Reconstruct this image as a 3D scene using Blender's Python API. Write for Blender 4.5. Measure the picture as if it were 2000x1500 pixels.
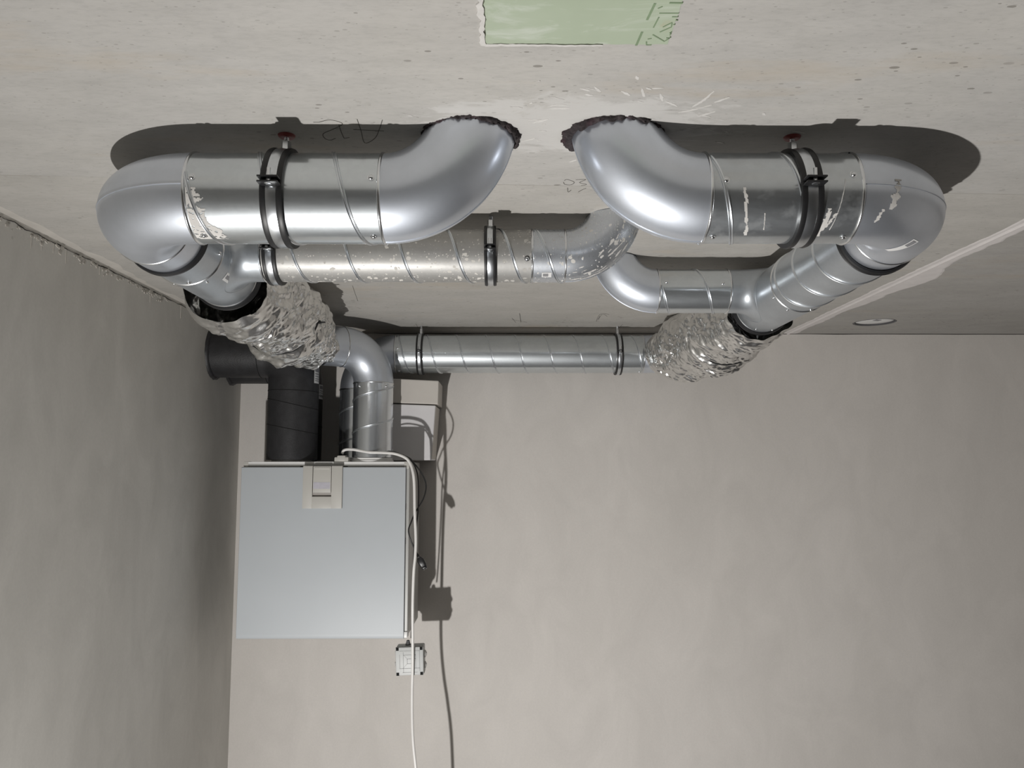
import bpy, bmesh, math, random
import numpy as np
from mathutils import Vector, noise as mnoise

S = bpy.context.scene
COL = S.collection
for o in list(bpy.data.objects):
    bpy.data.objects.remove(o)
PI = math.pi
R = math.radians
random.seed(4)
RNG = np.random.default_rng(7)

# ------------------------------------------------------------------ camera, light, exposure
# Lengths in metres. Heights are written relative to the lens (z = 0) and every
# top-level object is raised by EYE at the end so that the floor is z = 0.
EYE = 1.90
CEIL = 0.475
BACK = 2.842
LEFT = -0.951
FLOOR = -EYE

cam_d = bpy.data.cameras.new('camera')
cam_d.sensor_width = 36.0
cam_d.lens = 36.0 * 1550 / 2000
cam_d.clip_start = 0.02
cam = bpy.data.objects.new('camera', cam_d)
COL.objects.link(cam)
cam.location = (0, 0, 0)
cam.rotation_euler = (PI / 2 + math.atan(158 / 1550), 0, -math.atan(12 / 1550))
S.camera = cam

world = bpy.data.worlds.new('world')
S.world = world
world.use_nodes = True
world.node_tree.nodes['Background'].inputs[0].default_value = (0.02, 0.02, 0.02, 1)

# a small work lamp standing low on the floor, left of the photographer
lamp_d = bpy.data.lights.new('work_lamp', 'AREA')
lamp_d.shape = 'DISK'
lamp_d.size = 0.045
lamp_d.energy = 50
lamp_d.color = (1.0, 0.978, 0.952)
lamp = bpy.data.objects.new('work_lamp', lamp_d)
COL.objects.link(lamp)
lamp.location = (-0.615, 0.55, -1.32)
lamp.rotation_euler = Vector((0.73, 0.58, 0.38)).to_track_quat('-Z', 'Y').to_euler()

S.view_settings.view_transform = 'Standard'
S.view_settings.look = 'None'
S.view_settings.gamma = 1
S.view_settings.use_curve_mapping = False
S.view_settings.exposure = 0.0


# ------------------------------------------------------------------ materials
class NT:
    def __init__(self, name):
        self.m = bpy.data.materials.new(name)
        self.m.use_nodes = True
        self.t = self.m.node_tree
        self.b = self.t.nodes['Principled BSDF']

    def n(self, typ, **kw):
        nd = self.t.nodes.new(typ)
        for k, v in kw.items():
            if k in nd.inputs.keys() if isinstance(k, str) else False:
                nd.inputs[k].default_value = v
            else:
                setattr(nd, k, v)
        return nd

    def ln(self, a, b):
        self.t.links.new(a, b)

    def coord(self, scale=(1, 1, 1), loc=(0, 0, 0), rot=(0, 0, 0), kind='Object'):
        tc = self.n('ShaderNodeTexCoord')
        mp = self.n('ShaderNodeMapping')
        mp.inputs['Scale'].default_value = scale
        mp.inputs['Location'].default_value = loc
        mp.inputs['Rotation'].default_value = rot
        self.ln(tc.outputs[kind], mp.inputs[0])
        return mp.outputs[0]

    def noise(self, vec, scale, detail=4, rough=0.55, dist=0.0):
        nd = self.n('ShaderNodeTexNoise')
        nd.inputs['Scale'].default_value = scale
        nd.inputs['Detail'].default_value = detail
        nd.inputs['Roughness'].default_value = rough
        nd.inputs['Distortion'].default_value = dist
        self.ln(vec, nd.inputs['Vector'])
        return nd.outputs['Fac']

    def voro(self, vec, scale, feature='F1', rnd=1.0):
        nd = self.n('ShaderNodeTexVoronoi')
        nd.feature = feature
        nd.inputs['Scale'].default_value = scale
        nd.inputs['Randomness'].default_value = rnd
        self.ln(vec, nd.inputs['Vector'])
        return nd

    def ramp(self, fac, stops):
        nd = self.n('ShaderNodeValToRGB')
        e = nd.color_ramp.elements
        while len(e) > 1:
            e.remove(e[-1])
        for i, (p, c) in enumerate(stops):
            el = e[0] if i == 0 else e.new(p)
            el.position = p
            el.color = (c, c, c, 1) if not hasattr(c, '__len__') else (*c, 1)
        self.ln(fac, nd.inputs[0])
        return nd.outputs[0]

    def mix(self, fac, a, b, typ='MIX'):
        nd = self.n('ShaderNodeMix')
        nd.data_type = 'RGBA'
        nd.blend_type = typ
        for sock, v in ((nd.inputs[0], fac), (nd.inputs[6], a), (nd.inputs[7], b)):
            if hasattr(v, 'is_output'):
                self.ln(v, sock)
            elif hasattr(v, '__len__'):
                sock.default_value = (*v, 1)
            else:
                sock.default_value = v if sock.type == 'VALUE' else (v, v, v, 1)
        return nd.outputs[2]

    def math(self, op, a, b=0.0, clamp=False):
        nd = self.n('ShaderNodeMath')
        nd.operation = op
        nd.use_clamp = clamp
        for sock, v in ((nd.inputs[0], a), (nd.inputs[1], b)):
            if hasattr(v, 'is_output'):
                self.ln(v, sock)
            else:
                sock.default_value = v
        return nd.outputs[0]

    def bump(self, h, strength, dist=0.002):
        nd = self.n('ShaderNodeBump')
        nd.inputs['Strength'].default_value = strength
        nd.inputs['Distance'].default_value = dist
        self.ln(h, nd.inputs['Height'])
        self.ln(nd.outputs[0], self.b.inputs['Normal'])

    def set(self, color=None, rough=None, metal=None, spec=None):
        for k, v in (('Base Color', color), ('Roughness', rough), ('Metallic', metal), ('Specular IOR Level', spec)):
            if v is None:
                continue
            if hasattr(v, 'is_output'):
                self.ln(v, self.b.inputs[k])
            elif hasattr(v, '__len__'):
                self.b.inputs[k].default_value = (*v, 1)
            else:
                self.b.inputs[k].default_value = v
        return self.m


def simple(name, color, rough, metal=0.0, var=0.06, scale=30, bump=0.0, spec=None):
    m = NT(name)
    v = m.coord()
    nz = m.noise(v, scale, 4)
    dark = tuple(c * (1 - var) for c in color)
    lite = tuple(min(1, c * (1 + var)) for c in color)
    m.set(m.ramp(nz, [(0.3, dark), (0.7, lite)]), rough, metal, spec)
    if bump:
        m.bump(m.noise(v, scale * 6, 3), bump, 0.001)
    return m.m


def two_lobe(m, metal, ro, dull, extra):
    """dull bloom over the bright metal: a second, rougher lobe"""
    b2 = m.n('ShaderNodeBsdfPrincipled')
    for k in ('Base Color', 'Metallic', 'Normal'):
        if m.b.inputs[k].links:
            m.ln(m.b.inputs[k].links[0].from_socket, b2.inputs[k])
    if not m.b.inputs['Metallic'].links:
        b2.inputs['Metallic'].default_value = metal
    m.ln(m.math('ADD', ro, extra + 0.05), b2.inputs['Roughness'])
    mx = m.n('ShaderNodeMixShader')
    mx.inputs[0].default_value = dull
    m.ln(m.b.outputs[0], mx.inputs[1])
    m.ln(b2.outputs[0], mx.inputs[2])
    m.ln(mx.outputs[0], m.t.nodes['Material Output'].inputs['Surface'])
    return m.m


def galvanised(name, color, rough, axis=0, spangle=0.03, spatter=0.0, dirt=0.0, dull=0.45):
    m = NT(name)
    v = m.coord()
    sc = [160, 160, 160]
    if axis is not None:
        sc[axis] = 30
    st = m.coord(scale=tuple(sc))
    streaks = m.noise(st, 1.0, 5, 0.6)
    vo = m.voro(v, 170)
    sp = m.ramp(m.math('MULTIPLY', vo.outputs['Color'], 1.0), [(0.0, 1 - spangle), (1.0, 1 + spangle * 0.6)])
    big = m.noise(v, 9, 3)
    base = m.mix(1.0, color, sp, 'MULTIPLY')
    base = m.mix(1.0, base, m.ramp(big, [(0.3, 0.93), (0.7, 1.05)]), 'MULTIPLY')
    amp = 0.10 if axis is not None else 0.03
    ro = m.math('ADD', m.math('MULTIPLY', streaks, amp), rough - amp / 2)
    metal = 1.0
    if dirt:
        d = m.ramp(m.noise(v, 22, 6, 0.65), [(0.5, 0.0), (0.72, dirt)])
        base = m.mix(d, base, (0.50, 0.50, 0.49))
        ro = m.math('ADD', ro, m.math('MULTIPLY', d, 0.3))
        metal = m.math('SUBTRACT', 1.0, m.math('MULTIPLY', d, 0.5))
    if spatter:
        warp = m.n('ShaderNodeVectorMath')
        warp.operation = 'ADD'
        nz = m.n('ShaderNodeTexNoise')
        nz.inputs['Scale'].default_value = 60
        m.ln(v, nz.inputs['Vector'])
        sc2 = m.n('ShaderNodeVectorMath')
        sc2.operation = 'SCALE'
        sc2.inputs[3].default_value = 0.012
        m.ln(nz.outputs['Color'], sc2.inputs[0])
        m.ln(v, warp.inputs[0])
        m.ln(sc2.outputs[0], warp.inputs[1])
        vd = m.voro(warp.outputs[0], 105)
        wn = m.math('MULTIPLY', vd.outputs['Color'], 1.0)
        size = m.math('MULTIPLY', m.math('SUBTRACT', wn, 0.44, True), 1.1)
        drop = m.math('LESS_THAN', vd.outputs['Distance'], size)
        region = m.ramp(m.noise(v, 9, 2), [(0.36, 0.0), (0.50, 1.0)])
        fine = m.voro(v, 230)
        fdrop = m.math('LESS_THAN', fine.outputs['Distance'],
                       m.math('MULTIPLY', m.math('SUBTRACT', m.math('MULTIPLY', fine.outputs['Color'], 1.0), 0.52, True), 0.9))
        mask = m.math('MULTIPLY', m.math('MAXIMUM', m.math('MULTIPLY', drop, region), fdrop), spatter, True)
        base = m.mix(mask, base, (0.62, 0.60, 0.56))
        ro = m.math('ADD', ro, m.math('MULTIPLY', mask, 0.5))
        metal = m.math('SUBTRACT', 1.0, mask)
        m.bump(m.math('ADD', m.math('MULTIPLY', streaks, 0.12), mask), 0.35, 0.0012)
    else:
        m.bump(streaks, 0.014 if axis is not None else 0.004, 0.001)
    m.set(base, ro, metal)
    return two_lobe(m, metal, ro, dull, 0.27)


GALV_X = galvanised('galvanised_duct_x', (0.71, 0.75, 0.775), 0.15, 0, dull=0.42)
GALV_Y = galvanised('galvanised_duct_y', (0.53, 0.565, 0.60), 0.30, 1, dirt=0.12)
GALV_Z = galvanised('galvanised_duct_z', (0.78, 0.815, 0.85), 0.20, 2, dull=0.25)
GALV_DIRTY = galvanised('galvanised_duct_smudged', (0.64, 0.675, 0.70), 0.17, 0, dirt=0.35)
GALV_SPAT = galvanised('galvanised_duct_spattered', (0.47, 0.465, 0.45), 0.40, 0, spatter=0.95, dirt=0.2, dull=0.8)
ELBOW = galvanised('pressed_elbow_metal', (0.71, 0.75, 0.815), 0.24, None, spangle=0.015, dull=0.60)
ELBOW_SPAT = galvanised('pressed_elbow_spattered', (0.64, 0.67, 0.71), 0.28, 2, spangle=0.02, spatter=0.9)
BRIGHT = simple('bright_zinc', (0.78, 0.80, 0.82), 0.22, 1.0, 0.05, 60)
SEAM = simple('lock_seam_zinc', (0.74, 0.77, 0.80), 0.34, 1.0, 0.03, 40)
STRAP = simple('clamp_band_zinc', (0.70, 0.73, 0.76), 0.30, 1.0, 0.06, 80)
RUBBER = simple('black_rubber', (0.012, 0.012, 0.013), 0.45, 0, 0.2, 60)
FOAM = simple('black_foam', (0.020, 0.020, 0.022), 0.52, 0, 0.25, 40, 0.5)
FOAM_SEAM = simple('foam_joint', (0.004, 0.004, 0.004), 0.9)
BLACK_PLASTIC = simple('black_plastic', (0.015, 0.015, 0.016), 0.35)
GLAND_GREY = simple('dark_grey_plastic', (0.09, 0.09, 0.095), 0.5)
WHITE_CABLE = simple('white_cable_sheath', (0.74, 0.73, 0.71), 0.4, 0, 0.03)
PANEL = simple('white_lacquered_steel', (0.445, 0.475, 0.500), 0.46, 0, 0.015, 6, spec=0.5)
CASE = simple('grey_lacquered_steel', (0.42, 0.42, 0.405), 0.4, 0, 0.02, 8)
TRIM_WHITE = simple('white_plastic_edge', (0.72, 0.72, 0.71), 0.4, 0, 0.02)
LATCH = simple('beige_grey_plastic', (0.47, 0.46, 0.43), 0.45, 0, 0.02, 10)
LATCH_SHADE = simple('recess_plastic_shaded', (0.36, 0.34, 0.32), 0.55, 0, 0.02)  # latch plastic darkened to paint the shading inside the recess
LABEL_MAUVE = simple('pale_lilac_label', (0.45, 0.44, 0.49), 0.5, 0, 0.06, 90)
PAPER = simple('white_paper', (0.66, 0.66, 0.65), 0.7, 0, 0.04, 50)
PAPER_GREY = simple('grey_print', (0.22, 0.22, 0.23), 0.7, 0, 0.04, 50)
INK = simple('dark_print', (0.03, 0.03, 0.03), 0.8)
CARD_WHITE = simple('white_board', (0.66, 0.65, 0.66), 0.6, 0, 0.03, 12)
CARD_BEIGE = simple('beige_board', (0.56, 0.53, 0.49), 0.65, 0, 0.03, 12)
JBOX = simple('light_grey_plastic', (0.48, 0.49, 0.485), 0.45, 0, 0.03, 30)
JBOX_LINE = simple('embossed_groove', (0.27, 0.275, 0.275), 0.6)
KNOCK = simple('soft_grommet_plastic', (0.46, 0.455, 0.44), 0.5)
PLASTER = simple('white_plaster_residue', (0.60, 0.585, 0.56), 0.9, 0, 0.08, 60, 0.3)
FILLER_L = simple('thin_filler', (0.50, 0.475, 0.435), 0.9, 0, 0.08, 18, 0.2)
FILLER = simple('joint_filler', (0.61, 0.58, 0.565), 0.9, 0, 0.05, 25, 0.2)
PENCIL = simple('pencil_graphite', (0.085, 0.08, 0.07), 0.8)
CRACK_SHADOW = simple('crack_shadow_gap', (0.035, 0.033, 0.03), 1.0)  # dark cracks, and the painted shadow strip over the latch
GREEN_INK = simple('green_print', (0.20, 0.27, 0.165), 0.8)
RED = simple('red_plastic_plug', (0.22, 0.035, 0.03), 0.5)
DISC = simple('white_cover_plastic', (0.70, 0.70, 0.69), 0.5, 0, 0.03)


def wool_mat():
    m = NT('dark_mineral_wool')
    v = m.coord()
    a = m.noise(v, 90, 6, 0.7)
    b = m.noise(v, 30, 3, 0.6)
    c = m.ramp(a, [(0.3, (0.012, 0.010, 0.011)), (0.55, (0.050, 0.040, 0.042)), (0.8, (0.15, 0.125, 0.125))])
    c = m.mix(m.ramp(b, [(0.5, 0.0), (0.7, 0.55)]), c, (0.10, 0.045, 0.06))
    m.set(c, 0.95)
    m.bump(m.noise(v, 260, 5, 0.7), 0.9, 0.004)
    return m.m


WOOL = wool_mat()


def foil_mat():
    m = NT('crumpled_aluminium_foil')
    v = m.coord()
    nz = m.noise(v, 45, 4, 0.6, 1.5)
    vo = m.voro(v, 55)
    h = m.math('ADD', m.math('MULTIPLY', nz, 1.0), m.math('MULTIPLY', vo.outputs['Distance'], 0.5))
    m.bump(h, 0.22, 0.003)
    m.set(m.ramp(nz, [(0.3, (0.68, 0.675, 0.66)), (0.7, (0.82, 0.815, 0.80))]), 0.20, 1.0)
    return two_lobe(m, 1.0, 0.13, 0.15, 0.3)


FOIL = foil_mat()


def ceiling_mat(name='raw_concrete_ceiling', tint=(1, 1, 1)):
    m = NT(name)
    v = m.coord()
    stretched = m.coord(scale=(0.55, 1.3, 1))
    big = m.noise(v, 1.6, 5, 0.6)
    mid = m.noise(stretched, 14, 6, 0.65)
    fine = m.noise(m.coord(scale=(0.5, 1.4, 1)), 140, 4, 0.7)
    col = m.ramp(big, [(0.3, (0.405, 0.391, 0.364)), (0.55, (0.436, 0.424, 0.403)), (0.75, (0.456, 0.441, 0.411))])
    col = m.mix(1.0, col, m.ramp(mid, [(0.25, 0.90), (0.6, 1.02), (0.8, 1.06)]), 'MULTIPLY')
    col = m.mix(1.0, col, m.ramp(fine, [(0.25, 0.88), (0.5, 1.0), (0.8, 1.05)]), 'MULTIPLY')
    # faint shutter-board joint and the slightly browner concrete beyond it
    sep = m.n('ShaderNodeSeparateXYZ')
    tc = m.n('ShaderNodeTexCoord')
    m.ln(tc.outputs['Object'], sep.inputs[0])
    line = m.math('SUBTRACT', sep.outputs['Y'], m.math('ADD', m.math('MULTIPLY', sep.outputs['X'], 0.0465), 1.3112))
    beyond = m.ramp(m.math('ADD', line, 0.5), [(0.499, 0.0), (0.503, 1.0)])
    col = m.mix(m.math('MULTIPLY', beyond, 0.25), col, m.mix(1.0, col, (0.93, 0.90, 0.84), 'MULTIPLY'))
    lin = m.math('LESS_THAN', m.math('ABSOLUTE', line), 0.0011)
    brk = m.ramp(m.noise(v, 6, 2), [(0.42, 0.15), (0.55, 0.6)])
    col = m.mix(m.math('MULTIPLY', lin, brk), col, (0.24, 0.225, 0.19))
    # tan staining
    stain = m.ramp(m.noise(m.coord(scale=(0.7, 3, 1)), 3.2, 5, 0.6), [(0.60, 0.0), (0.72, 0.35)])
    col = m.mix(stain, col, (0.44, 0.37, 0.28))
    # blow holes: small dark pores, clustered
    pv = m.coord(scale=(0.6, 1.25, 1))
    po = m.voro(pv, 75)
    pr = m.math('MULTIPLY', m.math('SUBTRACT', m.math('MULTIPLY', po.outputs['Color'], 1.0), 0.47, True), 0.62)
    cl = m.ramp(m.noise(v, 3.4, 3), [(0.47, 0.0), (0.60, 1.0)])
    pore = m.math('MULTIPLY', m.math('LESS_THAN', po.outputs['Distance'], pr), cl)
    po2 = m.voro(pv, 170)
    pr2 = m.math('MULTIPLY', m.math('SUBTRACT', m.math('MULTIPLY', po2.outputs['Color'], 1.0), 0.50, True), 0.60)
    pore2 = m.math('LESS_THAN', po2.outputs['Distance'], pr2)
    pores = m.math('MAXIMUM', pore, m.math('MULTIPLY', pore2, 0.5))
    col = m.mix(m.math('MULTIPLY', pores, 0.62), col, (0.13, 0.12, 0.10))
    # thin plaster wiped round the two front penetrations
    dx = m.math('DIVIDE', m.math('SUBTRACT', sep.outputs['X'], 0.09), 0.24)
    dy = m.math('DIVIDE', m.math('SUBTRACT', sep.outputs['Y'], 1.075), 0.10)
    d2 = m.math('ADD', m.math('MULTIPLY', dx, dx), m.math('MULTIPLY', dy, dy))
    wn = m.noise(m.coord(scale=(0.45, 1.2, 1), rot=(0, 0, 0.25)), 26, 6, 0.65, 1.2)
    wipe = m.ramp(m.math('SUBTRACT', m.math('MULTIPLY', wn, 1.7), m.math('MULTIPLY', d2, 0.5)), [(0.42, 0.0), (0.62, 0.75)])
    col = m.mix(wipe, col, (0.54, 0.53, 0.51))
    if tint != (1, 1, 1):
        col = m.mix(1.0, col, tint, 'MULTIPLY')
    m.set(col, 0.92)
    m.bump(m.math('SUBTRACT', m.math('ADD', m.math('MULTIPLY', fine, 0.35), m.math('MULTIPLY', mid, 0.5)), pores), 0.35, 0.002)
    return m.m


def wall_mat(name, c0, c1, streaky=1.0):
    m = NT(name)
    v = m.coord()
    vert = m.coord(scale=(1, 1, 0.35))
    big = m.noise(vert, 2.2, 5, 0.55, 0.6)
    trow = m.noise(m.coord(scale=(1, 1, 0.6)), 7, 6, 0.6, 1.0)
    fine = m.noise(v, 170, 3, 0.6)
    col = m.ramp(big, [(0.3, c0), (0.7, c1)])
    col = m.mix(1.0, col, m.ramp(trow, [(0.3, 1 - 0.05 * streaky), (0.7, 1 + 0.035 * streaky)]), 'MULTIPLY')
    col = m.mix(1.0, col, m.ramp(fine, [(0.3, 0.97), (0.7, 1.02)]), 'MULTIPLY')
    spots = m.voro(v, 16)
    sm = m.math('LESS_THAN', spots.outputs['Distance'],
                m.math('MULTIPLY', m.math('SUBTRACT', m.math('MULTIPLY', spots.outputs['Color'], 1.0), 0.62, True), 0.16))
    col = m.mix(m.math('MULTIPLY', sm, 0.25), col, (0.2, 0.19, 0.17))
    m.set(col, 0.85)
    m.bump(m.math('ADD', m.math('MULTIPLY', fine, 0.25), trow), 0.12, 0.002)
    return m.m


def green_mat():
    m = NT('green_formwork_sheet')
    v = m.coord()
    st = m.coord(scale=(0.5, 1.4, 1), rot=(0, 0, -0.1))
    n1 = m.noise(st, 20, 6, 0.65, 0.8)
    n2 = m.noise(v, 8, 4)
    col = m.ramp(n2, [(0.3, (0.36, 0.42, 0.31)), (0.7, (0.41, 0.47, 0.36))])
    col = m.mix(m.ramp(n1, [(0.50, 0.0), (0.66, 0.8)]), col, (0.54, 0.58, 0.51))
    col = m.mix(m.ramp(m.noise(v, 26, 3), [(0.66, 0.0), (0.76, 0.4)]), col, (0.40, 0.36, 0.22))
    m.set(col, 0.8)
    m.bump(n1, 0.2, 0.002)
    return m.m


CEILING = ceiling_mat()
CEILING_R = ceiling_mat('raw_concrete_ceiling_right', (0.86, 0.86, 0.87))
WALL_B = wall_mat('back_wall_plaster', (0.590, 0.563, 0.530), (0.635, 0.606, 0.575))
WALL_L = wall_mat('left_wall_plaster', (0.555, 0.540, 0.505), (0.640, 0.625, 0.590), 1.6)
WALL_O = wall_mat('other_wall_plaster', (0.17, 0.165, 0.16), (0.20, 0.195, 0.19))
FLOORM = simple('cement_screed', (0.10, 0.10, 0.105), 0.85, 0, 0.1, 4)
GREEN = green_mat()


# ------------------------------------------------------------------ geometry helpers
def V(*a):
    return np.array(a, float)


def unit(v):
    v = np.asarray(v, float)
    return v / np.linalg.norm(v)


class MB:
    """collects vertices and faces (lens-relative metres) for ONE mesh object"""

    def __init__(self):
        self.v, self.f = [], []

    def grid(self, P, close_u=False, close_v=False, flip=False):
        """P: array (nv, nu, 3)"""
        nv, nu = P.shape[:2]
        b = len(self.v)
        self.v.extend(map(tuple, P.reshape(-1, 3)))
        for j in range(nv if close_v else nv - 1):
            for i in range(nu if close_u else nu - 1):
                a, c = b + j * nu + i, b + j * nu + (i + 1) % nu
                d, e = b + ((j + 1) % nv) * nu + (i + 1) % nu, b + ((j + 1) % nv) * nu + i
                self.f.append((a, e, d, c) if flip else (a, c, d, e))
        return b

    def ngon(self, pts):
        b = len(self.v)
        self.v.extend(map(tuple, pts))
        self.f.append(tuple(range(b, b + len(pts))))

    def lathe(self, F, prof, n=64, phi=None, cap0=False, cap1=False):
        """revolve profile [(s, r), ...] about frame F"""
        full = phi is None
        ph = np.linspace(0, 2 * PI, n, endpoint=False) if full else np.linspace(phi[0], phi[1], n)
        P = np.array([[F.pt(s, r, a) for a in ph] for s, r in prof])
        self.grid(P, close_u=full)
        if cap0:
            self.ngon([F.pt(prof[0][0], prof[0][1], a) for a in ph])
        if cap1:
            self.ngon([F.pt(prof[-1][0], prof[-1][1], a) for a in ph[::-1]])

    def tube(self, path, r, n=10, caps=True, closed=False):
        path = np.asarray(path, float)
        m = len(path)
        rr = np.full(m, r) if np.isscalar(r) else np.asarray(r)
        T = np.gradient(path, axis=0)
        if closed:
            T = np.roll(path, -1, 0) - np.roll(path, 1, 0)
        T /= np.linalg.norm(T, axis=1)[:, None] + 1e-12
        up = V(0, 0, 1) if abs(T[0][2]) < 0.9 else V(1, 0, 0)
        N = unit(np.cross(T[0], up))
        rings = []
        ph = np.linspace(0, 2 * PI, n, endpoint=False)
        for k in range(m):
            N = unit(N - T[k] * np.dot(N, T[k]))
            B = np.cross(T[k], N)
            rings.append([path[k] + rr[k] * (math.cos(a) * N + math.sin(a) * B) for a in ph])
        P = np.array(rings)
        self.grid(P, close_u=True, close_v=closed)
        if caps and not closed:
            self.ngon(P[0][::-1])
            self.ngon(P[-1])

    def box(self, lo, hi, bev=0.0, rot=0.0, piv=None, axis='z', seg=2):
        bm = bmesh.new()
        bmesh.ops.create_cube(bm, size=1)
        lo, hi = np.array(lo, float), np.array(hi, float)
        c, d = (lo + hi) / 2, hi - lo
        for q in bm.verts:
            q.co = Vector(c + d * np.array(q.co))
        if bev:
            bmesh.ops.bevel(bm, geom=bm.edges[:], offset=bev, segments=seg, affect='EDGES', profile=0.6)
        bm.verts.ensure_lookup_table()
        pts = np.array([q.co[:] for q in bm.verts])
        if rot:
            pv = c if piv is None else np.array(piv, float)
            ca, sa = math.cos(rot), math.sin(rot)
            i, j = {'z': (0, 1), 'y': (2, 0), 'x': (1, 2)}[axis]
            q = pts - pv
            pts[:, i], pts[:, j] = pv[i] + ca * q[:, i] - sa * q[:, j], pv[j] + sa * q[:, i] + ca * q[:, j]
        b = len(self.v)
        self.v.extend(map(tuple, pts))
        self.f.extend(tuple(b + q.index for q in f.verts) for f in bm.faces)
        bm.free()

    def ribbon(self, pts, w, z=CEIL, depth=0.0008, jitter=0.0, widths=None):
        """thin flat strip lying under the horizontal plane z (a line drawn or smeared on the ceiling)"""
        pts = np.asarray(pts, float)
        T = np.gradient(pts, axis=0)
        T /= np.linalg.norm(T, axis=1)[:, None] + 1e-12
        Nn = np.stack([-T[:, 1], T[:, 0]], 1)
        ws = np.full(len(pts), w) if widths is None else np.asarray(widths)
        a = pts + Nn * (ws / 2 + (RNG.normal(0, jitter, len(pts)) if jitter else 0))[:, None]
        b = pts - Nn * (ws / 2 + (RNG.normal(0, jitter, len(pts)) if jitter else 0))[:, None]
        lo = z - depth
        P = np.array([np.c_[a, np.full(len(a), z)], np.c_[a, np.full(len(a), lo)],
                      np.c_[b, np.full(len(b), lo)], np.c_[b, np.full(len(b), z)]])
        self.grid(P)
        self.ngon(P[:, 0])
        self.ngon(P[::-1, -1])

    def build(self, name, mat, parent=None, smooth=True, angle=38, mats=None):
        base = V(0, 0, 0)
        if parent is not None:
            p = parent
            while p is not None:
                base = base + np.array(p.location)
                p = p.parent
        me = bpy.data.meshes.new(name)
        vv = np.array(self.v) - base
        me.from_pydata(vv.tolist(), [], self.f)
        bm = bmesh.new()
        bm.from_mesh(me)
        bmesh.ops.remove_doubles(bm, verts=bm.verts, dist=1e-6)
        bmesh.ops.recalc_face_normals(bm, faces=bm.faces)
        bm.to_mesh(me)
        bm.free()
        me.materials.append(mat)
        if smooth:
            me.shade_smooth()
            me.set_sharp_from_angle(angle=R(angle))
        me.update()
        ob = bpy.data.objects.new(name, me)
        COL.objects.link(ob)
        if parent is not None:
            ob.parent = parent
        return ob


class Frame:
    """cylinder coordinates: origin, axis, e1 (phi=0), e2 (phi=90 deg)"""

    def __init__(self, o, axis, e1):
        self.o, self.a, self.e1 = np.array(o, float), unit(axis), unit(e1)
        self.e1 = unit(self.e1 - self.a * np.dot(self.e1, self.a))
        self.e2 = np.cross(self.a, self.e1)

    def pt(self, s, r, a):
        return self.o + self.a * s + r * (math.cos(a) * self.e1 + math.sin(a) * self.e2)


def fx(o):      # pipe along +X: phi 0 faces the camera, +90 is down -> use up()
    return Frame(o, (1, 0, 0), (0, -1, 0))


def fy(o):      # pipe along +Y: phi 0 = +Z ... e2 = Y x Z = X
    return Frame(o, (0, 1, 0), (0, 0, 1))


def fz(o):      # pipe along +Z: phi 0 faces the camera, +90 = +X
    return Frame(o, (0, 0, 1), (0, -1, 0))


def thing(name, label, cat, loc, group=None):
    o = bpy.data.objects.new(name, None)
    COL.objects.link(o)
    o.empty_display_size = 0.05
    o.location = loc
    o['label'], o['category'] = label, cat
    if group:
        o['group'] = group
    return o


def structure(o):
    o['kind'] = 'structure'
    return o


def catmull(pts, per=10):
    p = np.asarray(pts, float)
    p = np.vstack([2 * p[0] - p[1], p, 2 * p[-1] - p[-2]])
    out = []
    for k in range(1, len(p) - 2):
        for t in np.linspace(0, 1, per, endpoint=False):
            a, b, c, d = p[k - 1], p[k], p[k + 1], p[k + 2]
            out.append(0.5 * ((2 * b) + (c - a) * t + (2 * a - 5 * b + 4 * c - d) * t * t + (3 * b - a - 3 * c + d) * t ** 3))
    out.append(p[-2])
    return np.array(out)


def helix_seam(F, r, s0, s1, pitch, phase, parent, mat, w=0.0066, h=0.0019):
    """raised lock seam of a spiral duct"""
    m = MB()
    n = max(24, int((s1 - s0) / pitch * 64))
    ss = np.linspace(s0, s1, n)
    prof = [(-w / 2, -0.0004), (-w / 3, h), (-w / 8, h * 0.9), (0, h * 0.25), (w / 8, h * 0.9), (w / 3, h), (w / 2, -0.0004)]
    P = np.array([[F.pt(min(max(s + dw, s0), s1), r + dh, phase + 2 * PI * s / pitch) for dw, dh in prof] for s in ss])
    m.grid(P)
    return m.build('lock_seam', SEAM, parent, angle=70)


def rim(F, s, r, parent, mat=None, w=0.005, h=0.0022, name='rim'):
    m = MB()
    m.lathe(F, [(s - w / 2, r - 0.0003), (s - w / 4, r + h * 0.8), (s, r + h), (s + w / 4, r + h * 0.8), (s + w / 2, r - 0.0003)], 72)
    return m.build(name, mat or BRIGHT, parent, angle=80)


def gasket(F, s, r, parent, w=0.012, h=0.0045):
    m = MB()
    m.lathe(F, [(s - w / 2, r - 0.0005), (s - w / 2, r + h * 0.7), (s - w * 0.3, r + h), (s - w * 0.1, r + h * 0.5), (s + w * 0.1, r + h * 0.5),
                (s + w * 0.3, r + h), (s + w / 2, r + h * 0.7), (s + w / 2, r - 0.0005)], 72)
    return m.build('gasket', RUBBER, parent, angle=50)


def screw(F, s, r, phi, parent, k=1.0):
    n = unit(F.pt(0, 1, phi) - F.pt(0, 0, phi))
    o = F.pt(s, r, phi)
    G = Frame(o, n, F.a)
    m = MB()
    m.lathe(G, [(-0.0008, 0.0050 * k), (0.0006 * k, 0.0050 * k), (0.0007 * k, 0.0036 * k), (0.0020 * k, 0.0034 * k), (0.0029 * k, 0.0026 * k), (0.0034 * k, 0.0014 * k), (0.0035 * k, 0.0004 * k)], 12, cap1=True)
    return m.build('screw', BRIGHT, parent)


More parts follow.
